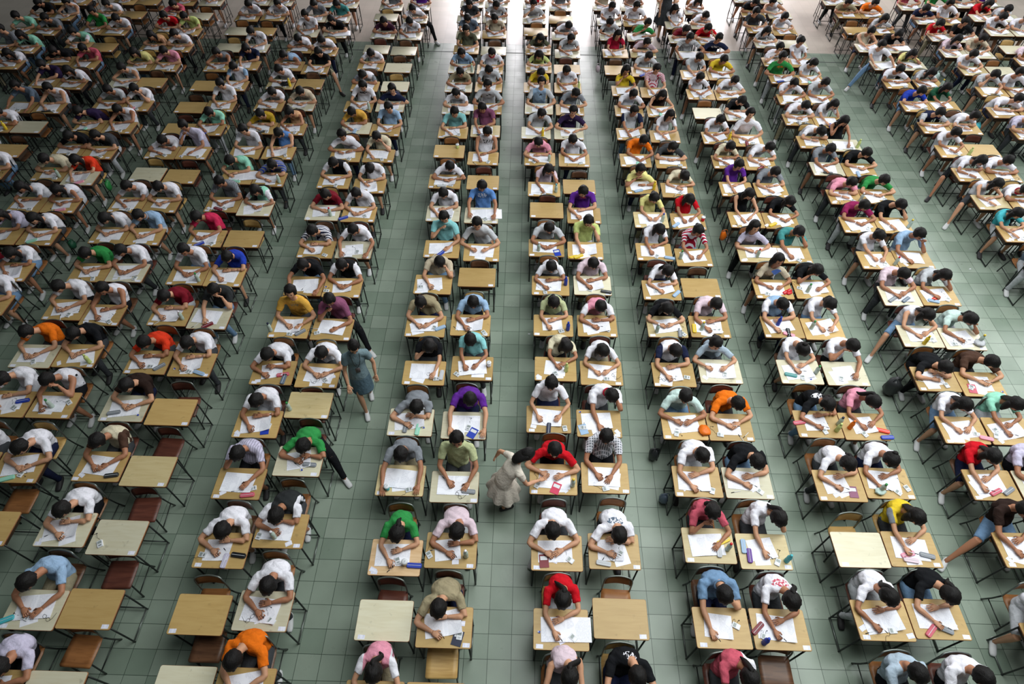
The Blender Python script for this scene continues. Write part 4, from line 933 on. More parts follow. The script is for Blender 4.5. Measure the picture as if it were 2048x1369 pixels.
ITEMS = {'B2L':[('case',.08,.22,'turquoise'),('glasses',.8,.3,''),('radio',.42,.3,'')],
'B3L':[('pen',.25,.35,''),('card',.15,.18,'')],
'B3R':[('radio',.22,.3,'')],
'B2R':[],
'B4L':[('case',.82,.2,'charcoal'),('card',.18,.2,'')],
'B5L':[('case',.3,.3,'grey'),('eraser',.85,.25,'')],
'B6L':[('radio',.6,.3,''),('case',.82,.3,'grey')],
'B6R':[('radio',.5,.2,''),('case',.75,.15,'ltblue'),('eraser',.12,.3,'')],
'C2R':[('radio',.7,.25,''),('glasses',.3,.3,''),('card',.45,.25,'')],
'C3L':[('radio',.15,.35,''),('eraser',.42,.35,''),('case',.62,.2,'lilac'),('case',.85,.36,'black'),('pen',.6,.45,'')],
'C3R':[('radio',.1,.32,''),('bottle',.42,.3,'white'),('card',.72,.14,'')],
'C4L':[('radio',.82,.35,''),('case',.75,.13,'rose'),('card',.22,.2,''),('pen',.5,.25,'')],
'C4R':[('case',.75,.38,'grey'),('eraser',.6,.2,''),('pen',.5,.35,'')],
'C5L':[('radio',.76,.42,''),('book',.7,.3,'blue'),('card',.12,.16,'')],
'C5R':[('bottle',.1,.3,'green')],
'C6L':[('case',.75,.4,'rose'),('card',.2,.14,''),('case',.8,.22,'bluegrey')],
'C6R':[('radio',.7,.3,''),('glasses',.5,.25,''),('card',.85,.45,'')],
'C7L':[('bottle',.05,.3,'navy'),('radio',.55,.16,''),('case',.8,.25,'grey')],
'C7R':[('radio',.15,.3,''),('pen',.06,.5,'')],
'C8L':[('pen',.5,.4,''),('card',.6,.2,'')],
'C8R':[('radio',.1,.3,''),('eraser',.05,.5,'')],
'C9R':[('radio',.6,.35,''),('pen',.3,.28,'')],
'C10L':[('bottle',.75,.3,'red'),('card',.1,.1,'')],
'C10R':[('case',.08,.2,'blue'),('radio',.7,.35,'')],
'D2R':[('radio',.78,.3,''),('book',.75,.24,'navy'),('card',.8,.6,'')],
'D3L':[('radio',.55,.4,''),('cup',.7,.32,'beige'),('case',.88,.28,'blue'),('card',.1,.14,''),('pen',.45,.2,'')],
'D3R':[('radio',.08,.35,''),('pen',.18,.5,''),('bottle',.8,.34,'white'),('card',.6,.18,'')],
'D4L':[('cup',.25,.2,'turquoise'),('radio',.7,.2,'')],
'D4R':[('case',.8,.35,'grey'),('pen',.3,.7,''),('glasses',.6,.22,'')],
'D5L':[('case',.4,.3,'grey'),('case',.68,.22,'mint'),('eraser',.8,.3,'')],
'D5R':[('book',.7,.22,'blue'),('radio',.6,.4,'')],
'D6L':[('radio',.8,.25,''),('case',.92,.4,'ltgrey')],
'D6R':[('radio',.15,.22,''),('cup',.9,.6,'white')],
'D7L':[('radio',.72,.4,''),('case',.88,.4,'ltblue'),('card',.25,.3,'')],
'D7R':[('radio',.85,.15,''),('pen',.15,.3,'')],
'D8L':[('radio',.18,.34,''),('card',.65,.25,''),('pen',.5,.3,'')],
'D12L':[('cup',.76,.75,'lime')],
'E2L':[('radio',.72,.3,''),('card',.52,.22,''),('eraser',.1,.42,'')],
'E2R':[],
'E3L':[('book',.25,.26,'dkred'),('card',.45,.28,''),('radio',.76,.3,'')],
'E3R':[('radio',.62,.42,''),('case',.28,.15,'ltgrey'),('pen',.32,.36,''),('glasses',.52,.3,'')],
'E4L':[('radio',.16,.28,''),('book',.55,.2,'hotpink'),('card',.74,.16,''),('bottle',.9,.3,'yellow')],
'E4R':[('radio',.5,.14,'')],
'E5L':[('card',.16,.22,''),('case',.5,.14,'navy'),('radio',.86,.16,''),('pen',.4,.35,'')],
'E5R':[('radio',.15,.32,''),('book',.14,.26,'ltblue'),('eraser',.08,.9,''),('card',.9,.2,'')],
'E6L':[('bottle',.75,.42,'lime'),('radio',.5,.28,''),('card',.1,.16,'')],
'E6R':[('radio',.62,.25,''),('card',.45,.26,''),('glasses',.8,.35,'')],
'E7L':[('radio',.7,.22,''),('bottle',.86,.3,'blue')],
'E7R':[('radio',.75,.3,'')],
'E8L':[('radio',.35,.14,''),('bottle',.9,.55,'blue')],
'E8R':[('radio',.42,.25,''),('case',.85,.16,'charcoal')],
'E9L':[('book',.8,.22,'blue'),('bottle',.28,.32,'white')],
'E9R':[('case',.3,.12,'yellow')],
'E11L':[('bottle',.86,.3,'turquoise'),('card',.5,.12,'')],
'E12L':[('bottle',.8,.35,'rose'),('radio',.3,.25,'')],
'E13L':[('bottle',.72,.25,'yellow')],
'F2L':[('radio',.76,.55,''),('eraser',.38,.26,'')],
'F2R':[('case',.1,.5,'dkred'),('radio',.2,.3,''),('bottle',.16,.16,'blue')],
'F3L':[('bottle',.85,.4,'red'),('case',.68,.36,'ltgrey'),('case',.8,.62,'yellow'),('pen',.55,.38,'')],
'F3R':[('case',.12,.62,'ltblue'),('case',.2,.36,'purple'),('radio',.72,.2,''),('bottle',.9,.25,'turquoise')],
'F4L':[('card',.2,.28,''),('radio',.78,.2,''),('card',.6,.3,'')],
'F4R':[('radio',.72,.22,''),('pen',.22,.2,''),('card',.6,.3,'')],
'F5L':[('radio',.3,.2,''),('pen',.4,.35,'')],
'F5R':[('radio',.25,.2,''),('pen',.82,.22,''),('pen',.7,.1,'')],
'F6L':[('radio',.8,.38,''),('glasses',.2,.28,'')],
'F6R':[('radio',.6,.35,''),('card',.12,.22,'')],
'F7L':[('case',.8,.2,'grey'),('radio',.88,.15,''),('bottle',.22,.24,'white')],
'F7R':[('case',.1,.38,'yellow'),('bottle',.28,.35,'yellow'),('radio',.75,.3,'')],
'F8L':[('radio',.35,.42,''),('case',.88,.3,'ltblue')],
'F9L':[('radio',.55,.22,''),('case',.9,.14,'ltblue')],
'F9R':[('bottle',.12,.4,'green')],
'F10L':[('bottle',.82,.4,'blue'),('card',.6,.2,'')],
'F10R':[('case',.12,.22,'ltblue'),('cup',.93,.55,'red')],
'G2L':[('card',.1,.3,''),('pen',.22,.2,''),('radio',.62,.25,''),('card',.92,.14,'')],
'G2R':[('case',.3,.2,'rose'),('case',.56,.24,'grey'),('card',.75,.35,'')],
'G3L':[],
'G3R':[('case',.38,.34,'pink'),('case',.75,.32,'grey'),('case',.4,.18,'ltpink')],
'G4L':[('book',.74,.3,'mauve'),('card',.38,.2,''),('pen',.5,.38,'')],
'G4R':[('bottle',.3,.25,'green'),('radio',.88,.34,''),('radio',.66,.2,''),('pen',.5,.36,'')],
'G5L':[('case',.08,.52,'rose'),('radio',.6,.22,''),('bottle',.86,.26,'lime'),('bottle',.95,.5,'navy')],
'G5R':[('bottle',.16,.42,'orange'),('radio',.45,.2,''),('case',.92,.1,'blue'),('case',.88,.34,'redorange')],
'G6L':[('case',.25,.34,'teal'),('radio',.52,.25,''),('bottle',.86,.45,'green'),('eraser',.7,.2,'')],
'G6R':[('radio',.35,.26,''),('glasses',.65,.3,'')],
'G7L':[('bottle',.4,.6,'blue'),('case',.6,.22,'black'),('case',.6,.14,'pink')],
'G7R':[('bottle',.2,.5,'green'),('card',.55,.25,'')],
'G8L':[('radio',.32,.22,''),('case',.85,.35,'red'),('card',.6,.22,'')],
'G8R':[('radio',.15,.52,''),('bottle',.32,.35,'green')],
'G9L':[('bottle',.5,.3,'red'),('card',.15,.14,'')],
'G10R':[('case',.22,.22,'yellow'),('card',.05,.2,'')],
'H4L':[('case',.5,.26,'rose'),('case',.78,.3,'grey'),('card',.3,.3,'')],
'H5L':[('radio',.76,.35,''),('card',.5,.2,''),('case',.93,.2,'pink')],
'H5R':[('radio',.14,.3,''),('radio',.2,.5,''),('card',.2,.14,'')],
'H6L':[('card',.38,.3,''),('radio',.68,.24,''),('pen',.1,.4,'')],
'H6R':[('book',.24,.3,'rose'),('radio',.22,.34,''),('eraser',.9,.2,'')],
'H7L':[('radio',.76,.32,''),('bottle',.5,.16,'yellow'),('card',.3,.3,'')],
'H7R':[('radio',.25,.24,''),('bottle',.86,.35,'yellow'),('glasses',.5,.3,'')],
'H8L':[('case',.25,.3,'grey'),('case',.6,.3,'bluegrey')],
'H8R':[('case',.3,.2,'ltblue'),('radio',.7,.3,''),('case',.4,.35,'redorange')],
'A5R':[('bottle',.5,.42,'green'),('radio',.82,.6,''),('card',.35,.3,'')],
'A5L':[('case',.8,.6,'blue'),('radio',.7,.35,'')],
'Y9L':[('book',.3,.3,'pink'),('book',.22,.2,'rose')],
'Y9R':[('case',.42,.22,'mint')]}
# ------------------------------------------------------------------ furniture prototypes
def m1(fn, name, mats, smooth=True):
    g = G(); fn(g); return g.mesh(name, mats, smooth)
DW, DD = .66, .468
def f_top(g): box(g, (-DW / 2, -DD / 2, .68), (DW / 2, DD / 2, TOP), 0, .022, mats=1)
def f_shelf(g):
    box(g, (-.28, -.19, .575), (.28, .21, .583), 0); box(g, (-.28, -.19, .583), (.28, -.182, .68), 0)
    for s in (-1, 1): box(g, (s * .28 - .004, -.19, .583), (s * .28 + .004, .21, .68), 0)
def f_leg(g): tube(g, [(0, 0, .68), (0, 0, .02), (0, 0, 0)], [.011, .011, .014], 8)
def f_rail(g): tube(g, [(0, -.2, .018), (0, .2, .018)], [.011, .011], 8)
def f_cross(g): tube(g, [(-.3, 0, .06), (.3, 0, .06)], [.009, .009], 8, ref=(0, 0, 1)); tube(g, [(-.3, 0, .655), (.3, 0, .655)], [.009, .009], 8, ref=(0, 0, 1))
def f_tick(g): box(g, (-.042, -.024, 0), (.042, .024, .0009), 0)
MD = dict(top=m1(f_top, 'desk_top', (WOODS['o'], EDGE), False), shelf=m1(f_shelf, 'book_shelf', (SHELFM,), False), leg=m1(f_leg, 'leg', (STEEL,)), rail=m1(f_rail, 'foot_rail', (STEEL2,)),
          cross=m1(f_cross, 'cross_rail', (STEEL,)), tick=m1(f_tick, 'seat_ticket', (STICK,), False))
def f_desk_all(g):
    f_top(g)
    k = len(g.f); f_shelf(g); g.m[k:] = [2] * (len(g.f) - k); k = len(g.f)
    for sx in (-1, 1):
        for sy in (-1, 1): tube(g, [(sx * .3, sy * .2, .68), (sx * .3, sy * .2, 0)], [.011, .011], 6, 3)
        tube(g, [(sx * .3, -.2, .018), (sx * .3, .2, .018)], [.011, .011], 6, 3)
    tube(g, [(-.3, .2, .06), (.3, .2, .06)], [.009, .009], 6, 3, ref=(0, 0, 1))
def desk_far(side):
    def f(g):
        f_desk_all(g); box(g, (side * .26 - .042, -.215, TOP), (side * .26 + .042, -.167, TOP + .001), 4)
    return f
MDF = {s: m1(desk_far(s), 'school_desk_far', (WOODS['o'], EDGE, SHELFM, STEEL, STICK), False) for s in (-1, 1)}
def f_seat(g):
    vs = []; n = 7
    for j, (y, z) in enumerate([(-.19, .395), (-.17, .408), (-.05, .404), (.08, .402), (.17, .412)]):
        for i in range(n):
            x = -.19 + .38 * i / (n - 1); w = 1 if 0 < j < 4 else .94
            vs.append((x * w, y, z + .006 * (abs(x) / .19) ** 2))
    m = len(vs); vs += [(x, y, z - .011) for x, y, z in vs]; fs = []
    for j in range(4):
        for i in range(n - 1):
            a = j * n + i; fs += [(a, a + 1, a + n + 1, a + n), (m + a + n, m + a + n + 1, m + a + 1, m + a)]
    for i in range(n - 1):
        fs += [(m + i, m + i + 1, i + 1, i), (4 * n + i, 4 * n + i + 1, m + 4 * n + i + 1, m + 4 * n + i)]
    for j in range(4):
        fs += [(j * n, (j + 1) * n, m + (j + 1) * n, m + j * n), (m + j * n + n - 1, m + (j + 1) * n + n - 1, (j + 1) * n + n - 1, j * n + n - 1)]
    g.add(vs, fs)
def f_back(g, dz=.11):
    vs = []; n = 9; rows = [(.165, .48 + dz), (.172, .53 + dz), (.182, .60 + dz), (.19, .642 + dz)]
    for j, (y, z) in enumerate(rows):
        for i in range(n):
            u = -1 + 2 * i / (n - 1)
            vs.append((u * .165, y + .028 * (1 - u * u), z - (.03 * u ** 4 if j == 3 else -.02 * u ** 4 if j == 0 else 0)))
    m = len(vs); vs += [(x, y + .01, z) for x, y, z in vs]; fs = []
    for j in range(3):
        for i in range(n - 1):
            a = j * n + i; fs += [(a, a + 1, a + n + 1, a + n), (m + a + n, m + a + n + 1, m + a + 1, m + a)]
    for i in range(n - 1): fs += [(m + i, m + i + 1, i + 1, i), (3 * n + i, 3 * n + i + 1, m + 3 * n + i + 1, m + 3 * n + i)]
    for j in range(3): fs += [(j * n, (j + 1) * n, m + (j + 1) * n, m + j * n), (m + j * n + n - 1, m + (j + 1) * n + n - 1, (j + 1) * n + n - 1, j * n + n - 1)]
    g.add(vs, fs)
def f_bframe(g, mat=0, n=8, dz=.11):
    tube(g, [(-.178, .155, .40), (-.178, .165, .52), (-.172, .18, .60 + dz), (-.13, .205, .648 + dz), (0, .222, .661 + dz), (.13, .205, .648 + dz), (.172, .18, .60 + dz), (.178, .165, .52), (.178, .155, .40)], [.0105] * 9, n, mat, 3, ref=(0, 1, 0))
def f_rleg(g): tube(g, [(0, 0, .40), (0, .03, .2), (0, .075, 0)], [.0105, .0105, .012], 8, 0, 2)
def f_fleg(g): tube(g, [(0, 0, .40), (0, -.015, .2), (0, -.03, 0)], [.0105, .0105, .012], 8, 0, 2)
def f_crail(g): tube(g, [(0, -.165, .13), (0, .2, .13)], [.008, .008], 6)
MC = dict(seat=m1(f_seat, 'seat', (SEATS[0],)), back=m1(f_back, 'backrest', (SEATS[0],)), bf=m1(f_bframe, 'back_frame', (STEEL2,)), backl=m1(lambda g: f_back(g, 0), 'backrest', (SEATS[0],)), bfl=m1(lambda g: f_bframe(g, 0, 8, 0), 'back_frame', (STEEL2,)), rl=m1(f_rleg, 'leg_r', (STEEL,)), fl=m1(f_fleg, 'leg_f', (STEEL,)), cr=m1(f_crail, 'side_rail', (STEEL,)))
def f_chair_all(g):
    f_seat(g); f_back(g)
    k = len(g.f); f_bframe(g, 1, 6)
    for s in (-1, 1):
        tube(g, [(s * .178, .155, .4), (s * .178, .23, 0)], [.011, .011], 6, 1); tube(g, [(s * .172, -.14, .4), (s * .172, -.17, 0)], [.011, .011], 6, 1)
        tube(g, [(s * .175, -.16, .13), (s * .175, .2, .13)], [.008, .008], 6, 1)
MCF = m1(f_chair_all, 'chair_far', (SEATS[0], STEEL))

# papers
def f_paper(w, h, curl, thick=.003):
    def f(g):
        nx, ny = 9, 5; vs = []
        for j in range(ny):
            for i in range(nx):
                u = i / (nx - 1); v = j / (ny - 1); z = thick
                if curl == 1: z += .05 * max(0, u + (1 - v) * .4 - 1.0) ** 1.3 * 2
                if curl == 2: z += .10 * max(0, u - .62) ** 1.2 * 1.6 * (1 - .3 * v)
                if curl == 3: z += .012 * math.sin(u * math.pi) ** 2 if u < .5 else .008 * math.sin(u * math.pi)
                x = (u - .5) * w
                if curl == 4 and u > .62: z -= ((u - .62) * w) * .92; x = (.62 - .5) * w + (u - .62) * w * .3
                vs.append((x, (v - .5) * h, z))
        m = len(vs); vs += [(x, y, max(z - thick, 0) if curl != 4 else z - thick) for x, y, z in vs]; fs = []
        for j in range(ny - 1):
            for i in range(nx - 1):
                a = j * nx + i; fs += [(a, a + 1, a + nx + 1, a + nx), (m + a + nx, m + a + nx + 1, m + a + 1, m + a)]
        for i in range(nx - 1): fs += [(m + i, m + i + 1, i + 1, i), ((ny - 1) * nx + i, (ny - 1) * nx + i + 1, m + (ny - 1) * nx + i + 1, m + (ny - 1) * nx + i)]
        for j in range(ny - 1): fs += [(j * nx, (j + 1) * nx, m + (j + 1) * nx, m + j * nx), (m + j * nx + nx - 1, m + (j + 1) * nx + nx - 1, (j + 1) * nx + nx - 1, j * nx + nx - 1)]
        g.add(vs, fs)
    return f
MP = {('A3', c): m1(f_paper(.44, .285, c), 'paper', (PAPER,), False) for c in (0, 1, 2, 3)}
MP.update({('A4', c): m1(f_paper(.33, .275, c, .002), 'paper', (PAPER,), False) for c in (0, 1)})
MP[('wide', 0)] = m1(f_paper(.60, .28, 3), 'paper', (PAPER,), False)
MP[('hang', 0)] = m1(f_paper(.50, .27, 4, .002), 'paper', (PAPER,), False)
MP[('sheet', 0)] = m1(f_paper(.2, .26, 0, .001), 'sheet', (SHEET,), False)

# small things
WHITEP = plain('white_plastic', (216, 218, 224), .35); SCREEN = plain('lcd_grey', (142, 150, 150), .3); BLACKP = plain('black_plastic', (24, 24, 28), .4)
CLEAR = plain('bottle_clear', (176, 192, 182), .2); SILVER = plain('silver_plastic', (168, 172, 178), .3, .5)
def cmat(c): return plain('item_' + c, PAL.get(c, (90, 60, 50)), .45)
def f_radio(g): box(g, (-.034, -.048, 0), (.034, .048, .017), 0, .007); box(g, (-.024, .002, .017), (.024, .036, .0178), 1); box(g, (-.018, -.034, .017), (.018, -.014, .0182), 2)
def f_cord(k):
    def f(g):
        r = random.Random(k); pts = [(0, .05, .004)]; a = r.uniform(0.3, 2.6); x, y = 0, .05
        for i in range(9):
            a += r.uniform(-1.3, 1.3); x += .032 * math.cos(a); y += .022 * math.sin(a) + .006; pts.append((max(-.12, min(.12, x)), max(-.05, min(.17, y)), .003 + .006 * (i % 2)))
        tube(g, pts, [.0017] * len(pts), 5, 0, 3); ball(g, pts[-1], .008, 0, 6)
    return f
def f_pen(g): tube(g, [(-.07, 0, .005), (.055, 0, .005), (.07, 0, .005)], [.0045, .0045, .001], 7, ref=(0, 1, 0)); tube(g, [(-.072, 0, .005), (-.03, 0, .005)], [.0052, .0052], 7, 1, ref=(0, 1, 0))
def f_case(g): box(g, (-.095, -.032, 0), (.095, .032, .026), 0, .02); tube(g, [(-.085, 0, .027), (.085, 0, .027)], [.003, .003], 5, 1, ref=(0, 1, 0))
def f_eraser(g): box(g, (-.016, -.011, 0), (.016, .011, .012), 0, .002); box(g, (-.004, -.0115, -.0), (.0165, .0115, .0124), 1)
def f_card(g): box(g, (-.029, -.043, 0), (.029, .043, .0012), 0)
def f_book(g): box(g, (-.06, -.085, 0), (.06, .085, .008), 0); box(g, (-.045, .01, .008), (.045, .06, .0084), 1)
def f_bottle(g):
    prof = [(0, .030), (.004, .033), (.06, .032), (.07, .029), (.085, .032), (.13, .032), (.155, .024), (.17, .0135), (.185, .0135)]
    tube(g, [(0, 0, z) for z, r in prof], [r for z, r in prof], 12)
def f_cap(g): tube(g, [(0, 0, .178), (0, 0, .2), (0, 0, .206)], [.0175, .0175, .012], 10)
def f_cup(g):
    prof = [(0, .028), (.004, .031), (.085, .037)]
    tube(g, [(0, 0, z) for z, r in prof], [r for z, r in prof], 12)
def f_lid(g): tube(g, [(0, 0, .085), (0, 0, .098), (0, 0, .103)], [.04, .04, .02], 12); tube(g, [(.01, 0, .1), (.018, 0, .15)], [.003, .003], 6)
def f_glass(g):
    for s in (-1, 1): tube(g, [(s * .032 + .026 * math.cos(a), .02 * math.sin(a), .01) for a in [2 * math.pi * k / 10 for k in range(11)]], [.002] * 11, 5)
    for s in (-1, 1): tube(g, [(s * .058, 0, .01), (s * .064, .03, .006), (s * .05, .1, .004)], [.002] * 3, 5)
    tube(g, [(-.008, 0, .012), (.008, 0, .012)], [.002] * 2, 5, ref=(0, 1, 0))
def f_bag(sc, seed):
    def f(g):
        r = random.Random(seed); pw = [[r.uniform(.82, 1.12) for _ in range(14)] for _ in range(12)]; c = [0]
        def fn(d):
            i = c[0]; c[0] += 1; k = pw[(i // 14) % 12][i % 14]; return (d[0] * k, d[1] * k, d[2] * (.9 if d[2] < 0 else k))
        ell(g, (0, 0, sc[2] * .92), [np.array((sc[0], 0, 0.)), np.array((0, sc[1], 0.)), np.array((0, 0, sc[2] * 1.))], 14, 9, 0, fn)
        zm = min(v[2] for v in g.v); g.v = [(x, y, z - zm) for x, y, z in g.v]
    return f
def f_strap(h, z0):
    def f(g): tube(g, [(-.07, 0, z0), (-.05, 0, z0 + h), (.05, 0, z0 + h), (.07, 0, z0)], [.006] * 4, 6, 0, 3)
    return f
MI = dict(radio=m1(f_radio, 'radio', (WHITEP, SCREEN, SILVER), False), pen=m1(f_pen, 'pen', (WHITEP, BLACKP)), case=m1(f_case, 'case', (cmat('pink'), WHITEP), False), eraser=m1(f_eraser, 'eraser', (WHITEP, cmat('blue')), False),
          card=m1(f_card, 'card', (STICK,), False), book=m1(f_book, 'book', (cmat('blue'), WHITEP), False), bottle=m1(f_bottle, 'bottle', (CLEAR,)), cap=m1(f_cap, 'cap', (cmat('blue'),)), cup=m1(f_cup, 'cup', (cmat('aqua'),)), lid=m1(f_lid, 'lid', (WHITEP,)),
          glass=m1(f_glass, 'glasses', (BLACKP,)))
MCORD = [m1(f_cord(k), 'earphone_cord', (BLACKP,)) for k in range(6)]

# ------------------------------------------------------------------ layout
ORD = lambda n: '%d%s' % (n, 'th' if 10 < n % 100 < 14 else {1: 'st', 2: 'nd', 3: 'rd'}.get(n % 10, 'th'))
COLW = {'D': '1st column left', 'C': '2nd column left', 'B': '3rd column left', 'A': '4th column left', 'Y': '5th column left', 'Z': '6th column left', 'X': '7th column left',
        'E': '1st column right', 'F': '2nd column right', 'G': '3rd column right', 'H': '4th column right', 'I': '5th column right', 'J': '6th column right', 'K': '7th column right'}
seats = []
for ln in DATA.strip().splitlines():
    t = ln.split(); d = dict(id=t[0], blk=t[0][0], row=int(t[0][1:-1]), side=t[0][-1], x=float(t[1]), y=float(t[2]), col=t[3], p=t[4:] or None); seats.append(d)
rows = {}
for s in seats: rows.setdefault(s['blk'], set()).add(s['row'])
rank = {b: {r: i + 1 for i, r in enumerate(sorted(v))} for b, v in rows.items()}
for s in seats:
    s['pp'] = '%s desk, %s pair up, %s of centre' % ('left' if s['side'] == 'L' else 'right', ORD(rank[s['blk']][s['row']]), COLW[s['blk']])
CAMXY = (0, 0)
seats.sort(key=lambda s: (s['x'] * .45) ** 2 + s['y'] ** 2)
occ = [s for s in seats if s['p']]
LIM = 299
WN = {'o': 'ochre', 'l': 'pale', 'l2': 'tan', 'l3': 'pinkish'}
SN = ['red-brown', 'orange-brown', 'light tan', 'brown']
def stuff_mesh(name, items, label, cat):
    """items: (mesh, matrix4, [mats]) -> one mesh of kind stuff"""
    V = []; F = []; MI_ = []; mats = []; b = 0
    for me, mw, ms in items:
        n = len(me.vertices); co = np.empty(n * 3, np.float32); me.vertices.foreach_get('co', co); co = co.reshape(-1, 3)
        mm = np.array(mw); V.append(co @ mm[:3, :3].T + mm[:3, 3]); idx = []
        for m in ms:
            if m not in mats: mats.append(m)
            idx.append(mats.index(m))
        for p in me.polygons: F.append([b + i for i in p.vertices]); MI_.append(idx[min(p.material_index, len(idx) - 1)])
        b += n
    me = D.meshes.new(name); me.from_pydata(np.concatenate(V).tolist(), [], F)
    for m in mats: me.materials.append(m)
    me.polygons.foreach_set('material_index', MI_); me.polygons.foreach_set('use_smooth', [True] * len(F)); me.update()
    o = link(name, me, kind='stuff', label=label, category=cat); return o
ROT = lambda a: Matrix.Rotation(a, 4, 'Z')
def spec(s):
    r = random.Random(sum(ord(c) * (i + 11) for i, c in enumerate(s['id'])))
    tk = s['p']; s['colr'], s['gar'], s['hair'], s['pose'] = tk[:4]
    if tk[4] == '.': hx, hy, hz = r.uniform(-.05, .08), r.uniform(.38, .5), 1.0
    else: hx, hy, hz = [float(v) for v in tk[4].split(',')]
    leg = tk[5] if len(tk) > 5 else ''
    if s['id'] in ('I17L', 'H3L'): leg = 'kK'
    if leg: leg += 'r' if s['blk'] in 'XZYABCD' else 'l'
    s['dist'] = dist = math.hypot(s['x'] * .45, s['y'])
    fem = s['hair'] != 's'; res = 0 if dist < 5.2 else (1 if dist < 9.5 else 2)
    bt = 'long' if (r.random() < .5 if not leg else r.random() < .35) else 'short'
    if fem and r.random() < .2: bt = 'skirt'
    if s['id'] in ('I17L', 'G17L', 'C4R', 'G9L', 'H10L', 'G16L', 'H16L', 'H14L'): bt = 'long'
    if s['id'] in ('H3L', 'A7R', 'H7L', 'I12L', 'I11L'): bt = 'short'
    if res: hx, hy = round(hx / .04) * .04, round(hy / .04) * .04
    s['bt'] = bt; s['PM'] = person_meshes(hx, hy, round(hz, 2), s['pose'], fem, s['hair'], s['gar'] != 's', leg, bt, res, r.randrange(10000))
for s in occ: spec(s)
STANDERS()
NEXT = {(q['blk'], q['side'], q['row']): q['y'] for q in seats}; LOWB = ('B1R', 'B2R', 'B3R', 'C1L', 'D1R', 'F1R', 'B4R', 'A3R')
cd = cc = cp = 0; st_d = []; st_c = []; st_p = []; st_paper = []
for n, s in enumerate(seats):
    r = random.Random(sum(ord(c) * (i + 3) for i, c in enumerate(s['id'])))
    x, y = s['x'], s['y']; dist = math.hypot(x * .45, y); near = dist < 8.6; sd = -1 if s['side'] == 'L' else 1
    rz = r.uniform(-.008, .008)
    wd = WOODS[s['col']]; dy = y + DD / 2
    # desk
    if n < LIM + 1:
        if near:
            t = link('school_desk', None, None, (x, dy, 0), rz, category='desk', group='exam desks', label='%s-topped desk: %s' % (WN[s['col']], s['pp']))
            o = link('desk_top', MD['top'], t); setmat(o, 0, wd)
            tk = link('seat_ticket', MD['tick'], o, (sd * .26 + r.uniform(-.015, .015), -.195, TOP), r.uniform(-.05, .05))
            link('book_shelf', MD['shelf'], t)
            for ax in (-.3, .3):
                for ay in (-.2, .2): link('leg', MD['leg'], t, (ax, ay, 0))
                link('foot_rail', MD['rail'], t, (ax, 0, 0))
            link('cross_rail', MD['cross'], t, (0, .2, 0))
        else:
            o = link('school_desk', MDF[sd], None, (x, dy, 0), rz, category='desk', group='exam desks', label='%s-topped desk: %s' % (WN[s['col']], s['pp'])); setmat(o, 0, wd)
    else: st_d.append((MDF[sd], Matrix.Translation((x, dy, 0)), [wd, EDGE, SHELFM, STEEL, STICK]))
    # chair
    ci = r.choice([0, 0, 1, 1, 2, 3, 3]); ci = {'G3L': 2, 'D1R': 2, 'B1R': 1, 'B2R': 0, 'B3R': 0, 'C1L': 3, 'F1R': 3, 'E10L': 0, 'F8R': 3, 'A3R': 1}.get(s['id'], ci); nx = NEXT.get((s['blk'], s['side'], s['row'] + 1), y + .931); low = s['id'] in LOWB
    cy = (y + .75 if low else y + .48 + r.uniform(-.03, .04)) if not s['p'] or s['id'] in () else min(nx - .268, y + .72)
    if not low: cy = min(cy, nx - .262)
    cx = x + r.uniform(-.03, .03); cr = r.uniform(-.05, .05) * (1 if s['p'] else 1.6)
    if n < LIM + 1:
        lb = '%s chair behind %s' % (SN[ci], s['pp'])
        if near:
            t = link('school_chair', None, None, (cx, cy, 0), cr, category='chair', group='exam chairs', label=lb)
            o = link('seat', MC['seat'], t); setmat(o, 0, SEATS[ci]); o = link('backrest', MC['backl' if low else 'back'], t); setmat(o, 0, SEATS[ci if ci != 2 else 2])
            link('back_frame', MC['bfl' if low else 'bf'], t)
            for ax in (-1, 1):
                link('leg', MC['rl'], t, (ax * .178, .155, 0)); link('leg', MC['fl'], t, (ax * .172, -.14, 0)); link('side_rail', MC['cr'], t, (ax * .175, 0, 0))
        else:
            o = link('school_chair', MCF, None, (cx, cy, 0), cr, category='chair', group='exam chairs', label=lb); setmat(o, 0, SEATS[ci])
    else: st_c.append((MCF, Matrix.Translation((cx, cy, 0)) @ ROT(cr), [SEATS[ci], STEEL]))
    # student
    if not s['p']: continue
    tk = s['p']; colr, gar, hair, pose = tk[:4]
    PM = s['PM']; bt = s['bt']; fem = hair != 's'
    cs = colr.split('/'); SPOT = {'E1R': ('b', .05, 'white'), 'E3L': ('b', .025, 'grey'), 'E3R': ('b', .06, 'bluegrey'), 'F2R': ('b', .06, 'rose'), 'G5L': ('b', .06, 'white'), 'D10R': ('f', .075, 'white'), 'E10R': ('f', .05, 'rose'),
        'E17R': ('f', .06, 'charcoal'), 'C14L': ('f', .06, 'charcoal'), 'C8R': ('f', .05, 'grey'), 'C7L': ('f', .06, 'khaki'), 'D12R': ('f', .07, 'charcoal'), 'D14R': ('f', .05, 'charcoal'), 'E14L': ('f', .05, 'charcoal'),
        'E13R': ('f', .04, 'ltgrey'), 'H16L': ('f', .06, 'orange'), 'G17R': ('f', .06, 'white'), 'A17R': ('f', .07, 'charcoal'), 'H8L': ('f', .06, 'bluegrey'), 'G9R': ('f', .06, 'amber'), 'B14R': ('f', .05, 'grey')}.get(s['id'])
    spot = None
    if SPOT:
        KK = PM['K']; q = KK['S'] + np.array((0, .03, .03)) if SPOT[0] == 'b' else KK['S'] * .55 + KK['M'] * .45 + np.array((0, -.12, 0))
        spot = (tuple(round(float(v), 3) for v in q), SPOT[1] * 1.0, SPOT[2])
    fab = fabric(cs[0], cs[1] if len(cs) > 1 and gar != 'n' else None, gar, spot)
